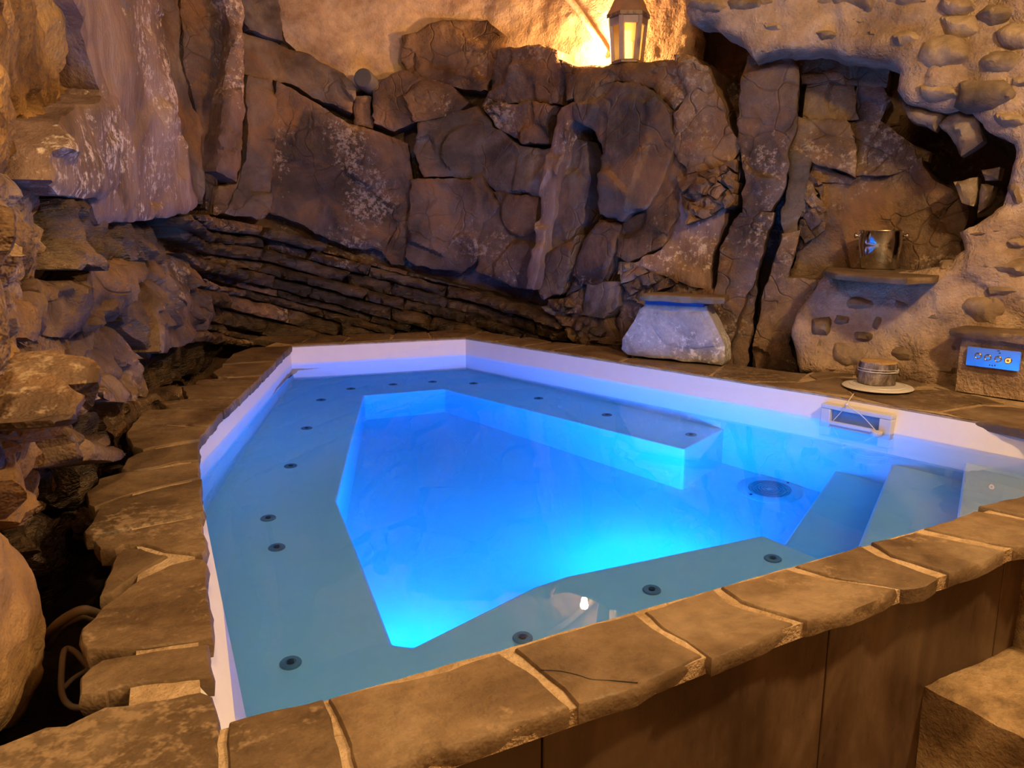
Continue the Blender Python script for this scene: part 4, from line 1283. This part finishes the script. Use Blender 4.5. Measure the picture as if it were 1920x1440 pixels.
for z in np.linspace(0, .098, 7):
    ring_ = []
    for k in range(48):
        t = 2 * math.pi * k / 48
        r = .079 * (1 + .03 * math.sin(2 * t + .4) + .02 * math.sin(5 * t)) + .002 * vnoise(np.array([[math.cos(t) * 6, math.sin(t) * 6, z * 60]]), 3)[0] - .004 * (z > .09)
        ring_.append(bm.verts.new((lc[0] + r * math.cos(t), lc[1] + r * math.sin(t), lc[2] + z)))
    rings.append(ring_)
for a, b in zip(rings[:-1], rings[1:]):
    for k in range(48): bm.faces.new((a[k], a[(k + 1) % 48], b[(k + 1) % 48], b[k]))
bm.faces.new(rings[0][::-1]); bk = bm_obj('bark', bm, M['bark'], log, True, 50)
bm = bmesh.new()
add_lathe(bm, [(0, .0025), (.068, .0025), (.0765, .0005), (.0765, -.004)], 48, (lc[0], lc[1], lc[2] + .0975)); bm_obj('cut_face', bm, M['cutwood'], log, True)
for z, tl in ((.055, .05), (.061, -.04), (.067, .03)):
    bm = bmesh.new()
    pts_ = [Vector((lc[0] + .0835 * math.cos(t), lc[1] + .0835 * math.sin(t), lc[2] + z + tl * .08 * math.cos(t + z * 40))) for t in np.linspace(0, 2 * math.pi, 49)]
    add_tube(bm, pts_, .0014, 5); bm_obj('binding_string', bm, M['string'], log)

# control pillar with its panel
b0 = at(1793, 733, ZC)[:2]; b1 = at(1925, 753, ZC)[:2]
cx_ = (b1 - b0) / np.linalg.norm(b1 - b0); cy_ = np.array([-cx_[1], cx_[0]])


def on_box(x, y):
    d = ray(x, y); n = np.array([cy_[0], cy_[1], 0]); o = np.array([0, 0, CAM_Z]); q = np.array([b0[0], b0[1], 0])
    p = o + d * (((q - o) @ n) / (d @ n))
    return (p[:2] - b0) @ cx_, p[2]


cp_ = empty('control_pillar', (*b0, ZC)); tag(cp_, 'rendered masonry pillar with stone cap holding the steel button panel', 'pillar')
pt_ = on_box(1803, 630)[1]
rzb = math.atan2(cx_[1], cx_[0])
solid('pillar_body', [b0, b0 + cx_ * .62, b0 + cx_ * .62 + cy_ * .3, b0 + cy_ * .3], ZC + .001, pt_, M['mortar'], cp_, 9, .004, .02)
cap3 = [b0 - cx_ * .05 - cy_ * .02, b0 + cx_ * .1 - cy_ * .05, b0 + cx_ * .4 - cy_ * .055, b0 + cx_ * .72 - cy_ * .05, b0 + cx_ * .72 + cy_ * .34, b0 + cy_ * .33, b0 - cx_ * .04 + cy_ * .2]
prism('cap_slab', np.array(cap3), pt_ + .034, .036, M['coping'], cp_, step=.025, jit=.004, amp=.003, seed=77)
pA, pB = on_box(1819, 648), on_box(1922, 660); pC = on_box(1816, 683)
pw, ph = .0, .0
pan = empty('control_panel', (*(b0 + cx_ * pA[0]), pC[1])); tag(pan, 'steel control panel with four round buttons on the rendered pillar', 'control panel')
bx = lambda a, z, o: Vector((*(b0 + cx_ * a - cy_ * o), z))
aw = .205; zl, zh = pC[1], pA[1]
bm = bmesh.new(); add_box(bm, bx(pA[0] + aw / 2, (zl + zh) / 2, .020), (aw, .012, zh - zl), Matrix.Rotation(rzb, 3, 'Z'))
bmesh.ops.bevel(bm, geom=list(bm.edges), offset=.002, segments=2, affect='EDGES')
bm_obj('panel_plate', bm, M['panel_steel'], pan, False)
Rb = Matrix.Rotation(rzb, 4, 'Z') @ Matrix.Rotation(math.radians(90), 4, 'X')
bt = emit('orange_lit_button', (1.0, .35, .08), 3.0)
for k in range(4):
    xx, yy = [(1839, 666), (1857, 669), (1876, 672), (1895, 675)][k]
    a, z = on_box(xx, yy)
    bm = bmesh.new(); add_lathe(bm, [(.0095, -.001), (.0135, .0), (.0135, .004), (.0115, .006), (.0095, .004)], 24, bx(a, z, .026), mat=Rb)
    bb = bm_obj('button', bm, M['steel'], pan, True, 40)
    bm = bmesh.new(); add_lathe(bm, [(0, .0035), (.0095, .003)], 20, bx(a, z, .026), mat=Rb); bm_obj('button_cap', bm, M['panel_steel'] if k < 3 else M['cutwood'], bb)
    if k == 3:
        bm = bmesh.new(); add_lathe(bm, [(.0062, .0042), (.0095, .0042)], 20, bx(a, z, .026), mat=Rb); bm_obj('light_ring', bm, bt, bb)
for k, (xx, yy, w_) in enumerate([(1877, 657, .010), (1879, 661, .008), (1860, 683, .004), (1865, 684, .004), (1870, 684, .006)]):
    a, z = on_box(xx, yy)
    bm = bmesh.new(); add_box(bm, bx(a, z, .0263), (w_, .0006, .004 if k < 2 else .006), Matrix.Rotation(rzb, 3, 'Z'))
    bm_obj('printed_mark', bm, M['panel_print'], pan, False)

# shelf slab and ice bucket in the rock niche
SHZ = 1.495
sh = px_poly([(1546, 507), (1562, 512), (1610, 516), (1665, 519), (1700, 521), (1748, 520), (1772, 512), (1800, 497), (1700, 487), (1560, 489), (1552, 497)], SHZ)
o = prism('niche_shelf', sh, SHZ, .028, M['coping'], None, step=.03, jit=.006, amp=.003, bev=.003, seed=31)
tag(o, 'thin flagstone shelf in the niche carrying the steel ice bucket', 'shelf')
bp_ = at(1646, 505, SHZ)
ib_ = empty('ice_bucket', (bp_[0], bp_[1], SHZ)); tag(ib_, 'polished steel ice bucket with two knobs on the niche shelf', 'bucket')
hb = 1.694 - SHZ
sc_ = bp_[1] * 1.02 / F_PX
rt, rb2 = 36.5 * sc_, 30.0 * sc_
bm = bmesh.new(); add_lathe(bm, [(0, .003), (rb2 - .006, .003), (rb2, .010), (rt * .985, hb * .62), (rt, hb - .006), (rt + .004, hb - .003), (rt + .003, hb), (rt - .003, hb - .002), (rt * .985 - .003, hb * .62), (rb2 - .003, .012), (0, .010)], 64, (bp_[0], bp_[1], SHZ))
bm_obj('bucket_body', bm, M['steel'], ib_, True, 60)
for s in (-1, 1):
    R = Matrix.Rotation(s * math.radians(90), 4, 'Y')
    ang = math.atan2(-bp_[0], bp_[1]) * .6
    R = Matrix.Rotation(ang, 4, 'Z') @ R
    c = Vector((bp_[0], bp_[1], SHZ + hb * .86)) + (R @ Vector((0, 0, rt * .97)))
    bm = bmesh.new(); add_lathe(bm, [(0, 0), (.010, 0), (.009, .006), (.006, .010), (.006, .014)], 20, c, mat=R); kb = bm_obj('knob', bm, M['steel'], ib_, True, 50)
    bm = bmesh.new(); add_lathe(bm, [(.006, .012), (.013, .016), (.014, .023), (.010, .027), (.0, .028)], 20, c, mat=R); bm_obj('knob_cap', bm, M['steel'], kb, True, 50)

# lantern on the rock ledge
lu = S.uv([(1176, 112)], .23)[0]
lp = S.pt(lu[:1], lu[1:], .23)[0]; LB = Vector(lp)
LB.z = at_y(1176, 112, lp[1])[2] - .028
lsc = (lp[1] * 1.0) / F_PX     # metres per pixel there
lan = empty('lantern', tuple(LB)); tag(lan, 'hexagonal metal lantern with domed roof and glass panes on the rock ledge', 'lantern')
H6 = 76 * lsc; rb6, rt6 = 24.5 * lsc, 31 * lsc
LOFF = math.radians(0)
hexv = lambda r, z: [LB + Vector((r * math.cos(LOFF + math.pi / 3 * k), r * math.sin(LOFF + math.pi / 3 * k), z)) for k in range(6)]
bm = bmesh.new(); add_lathe(bm, [(0, 0), (rb6 * 1.12, 0), (rb6 * 1.12, .012), (rb6 * 1.02, .02), (0, .02)], 6, LB); bm_obj('lantern_base', bm, M['lantern_metal'], lan, False)
va, vb_ = hexv(rb6, .015), hexv(rt6, H6)
for k in range(6):
    bm = bmesh.new()
    d = (vb_[k] - va[k]); c = (va[k] + vb_[k]) / 2
    add_box(bm, c, (.026, .026, d.length), d.to_track_quat('Z', 'Y').to_matrix())
    bm_obj('lantern_post', bm, M['lantern_paint'], lan, False)
    a0, a1, b0_, b1_ = va[k], va[(k + 1) % 6], vb_[k], vb_[(k + 1) % 6]
    ctr = LB + Vector((0, 0, H6 / 2))
    bm = bmesh.new()
    qv = [a0, a1, b1_, b0_]
    mid = sum(qv, Vector()) / 4
    nrm = (mid - ctr); nrm.z = 0; nrm.normalize()
    f = [bm.verts.new(v + nrm * -.004) for v in qv]; g = [bm.verts.new(v + nrm * -.001) for v in qv]
    bm.faces.new(f[::-1]); bm.faces.new(g)
    for i in range(4): bm.faces.new((f[i], f[(i + 1) % 4], g[(i + 1) % 4], g[i]))
    bm_obj('lantern_pane', bm, M['glass'], lan, False)
    bm = bmesh.new(); dd = (b1_ - b0_); add_box(bm, (b0_ + b1_) / 2 + Vector((0, 0, -.022)), (dd.length, .018, .05), Matrix.Rotation(math.atan2(dd.y, dd.x), 3, 'Z')); bm_obj('top_rail', bm, M['lantern_paint'], lan, False)
bm = bmesh.new()
add_lathe(bm, [(rt6 * 1.02, H6 - .008), (rt6 * 1.22, H6 - .004), (rt6 * 1.22, H6 + .018), (rt6 * 1.05, H6 + .05), (rt6 * .84, H6 + .10), (rt6 * .55, H6 + .145), (rt6 * .30, H6 + .165), (rt6 * .26, H6 + .20), (rt6 * .34, H6 + .205), (rt6 * .30, H6 + .225), (0, H6 + .235)], 6, LB)
bm_obj('lantern_roof', bm, M['lantern_metal'], lan, False)
for k in range(18):
    t = 2 * math.pi * k / 18
    bm = bmesh.new(); add_box(bm, LB + Vector((rt6 * 1.10 * math.cos(t), rt6 * 1.10 * math.sin(t), H6 + .006)), (.008, .016, .014), Matrix.Rotation(t, 3, 'Z')); bm_obj('crown_tooth', bm, M['lantern_metal'], lan, False)
bm = bmesh.new(); pts_ = [LB + Vector((.035 * math.cos(t), 0, H6 + .26 + .035 * math.sin(t))) for t in np.linspace(0, 2 * math.pi, 25)]
add_tube(bm, pts_, .004, 6); bm_obj('hanging_ring', bm, M['lantern_metal'], lan)
bm = bmesh.new(); add_lathe(bm, [(0, .02), (.03, .02), (.03, .13), (.0, .135)], 24, LB); bm_obj('glow_core', bm, emit('added_lantern_glow', (1.0, .62, .22), 5.0), lan, True, 40)  # added glowing core to yellow the panes, really lit by the bulb behind

# bare bulb hidden behind the rock lip beside the lantern
gu_ = S.uv([(1116, 104)], .17)[0]
gp_ = S.pt(gu_[:1], gu_[1:], .17)[0]
blb = empty('wall_bulb', (gp_[0], gp_[1], gp_[2] - .03)); tag(blb, 'small bright bulb glowing on the rock ledge beside the lantern', 'lamp')
bm = bmesh.new(); add_lathe(bm, [(0, .05), (.015, .045), (.026, .025), (.022, .005), (.013, -.012)], 24, gp_); bm_obj('bulb_glass', bm, emit('hot_bulb', (1.0, .66, .30), 90.0), blb)
pl_ = bpy.data.lights.new('bulb_light', 'POINT'); pl_.energy = UP_POWER; pl_.color = AMBER; pl_.shadow_soft_size = .03
po = bpy.data.objects.new('bulb_light', pl_); po.location = Vector(gp_) + Vector((0, 0, .055)); COL.objects.link(po)
po.parent = blb; po.matrix_parent_inverse = Matrix.Translation(blb.location).inverted()

# pale stick leaning behind the lantern
bm = bmesh.new()
sp = []
for x, y, hh in ((1140, 104, .12), (1120, 72, .11), (1098, 40, .10), (1080, 14, .09), (1060, -8, .09), (1040, -30, .09)):
    w = S.uv([(x, y)], hh)[0]; sp.append(S.pt(w[:1], w[1:], hh)[0])
add_tube(bm, smooth_path(sp, 5), [.022] * 26, 10)
tag(bm_obj('wooden_stick', bm, M['stick'], None), 'pale crooked stick leaning on the plaster left of the lantern', 'stick')

# capped pipe end poking from the rock
w = S.uv([(683, 148)], .24)[0]; pe = S.pt(w[:1], w[1:], .24)[0]; nn = S.nrm(w[:1])[0]
bm = bmesh.new(); R = Vector((-.12, -.98, .1)).to_track_quat('Z', 'Y').to_matrix().to_4x4()
add_lathe(bm, [(0, .03), (.06, .03), (.068, .02), (.068, -.22)], 32, pe, mat=R)
pipe = bm_obj('drain_pipe', bm, M['pipe'], None, True, 40); tag(pipe, 'grey capped pipe end poking from the rock below the plaster', 'pipe')

# hoses in the gap at the lower left
for pts_, r, lab in (([(225, 1170, .84), (180, 1150, .90), (150, 1145, .92), (110, 1168, .88), (80, 1200, .8)], .010, 'tan hose curling highest in the dark gap by the coping'),
                     ([(225, 1185, .82), (170, 1158, .88), (140, 1160, .89), (112, 1180, .85), (90, 1215, .78)], .008, 'thinner hose lying just under the upper tan hose'),
                     ([(170, 1325, .80), (135, 1325, .82), (116, 1300, .84), (116, 1250, .86), (122, 1218, .86), (140, 1222, .85), (165, 1250, .82), (200, 1280, .78)], .006, 'grey cable looping down in the gap nearest the viewer'),
                     ([(120, 1290, .845), (138, 1272, .84), (165, 1256, .82), (200, 1235, .8)], .005, 'short grey cable crossing the looped cable')):
    bm = bmesh.new(); add_tube(bm, smooth_path([at(x, y, z) for x, y, z in pts_], 6), r, 10)
    tag(bm_obj('hose', bm, M['cable'], None), lab, 'hose')

# unseen globe lamps added above the frame; their light also brightens the ceiling
for (x, y, pw_, lab) in ((1.85, 1.0, KEY_POWER, 'unseen frosted globe pendant added for key light above the steps'), (-.25, .45, FILL_POWER, 'unseen frosted globe pendant added for fill light above the near left corner')):
    zl_ = 3.12
    e = empty('added_pendant', (x, y, 3.6)); tag(e, lab, 'lamp')
    bm = bmesh.new(); add_lathe(bm, [(.0, 0.02), (.06, .02), (.055, -.02), (.006, -.03), (.006, -.38), (.03, -.385), (.035, -.40)], 24, (x, y, 3.6)); bm_obj('pendant_stem', bm, M['lantern_metal'], e, True, 40)
    bm = bmesh.new(); bmesh.ops.create_uvsphere(bm, u_segments=32, v_segments=16, radius=.09, matrix=Matrix.Translation((x, y, zl_)))
    bm_obj('globe', bm, M['globe'], e)
    l = bpy.data.lights.new('globe_light', 'POINT'); l.energy = pw_; l.color = WARM; l.shadow_soft_size = .085
    lo_ = bpy.data.objects.new('globe_light', l); lo_.location = (x, y, zl_); COL.objects.link(lo_)
    lo_.parent = e; lo_.matrix_parent_inverse = Matrix.Translation((x, y, 3.6)).inverted()
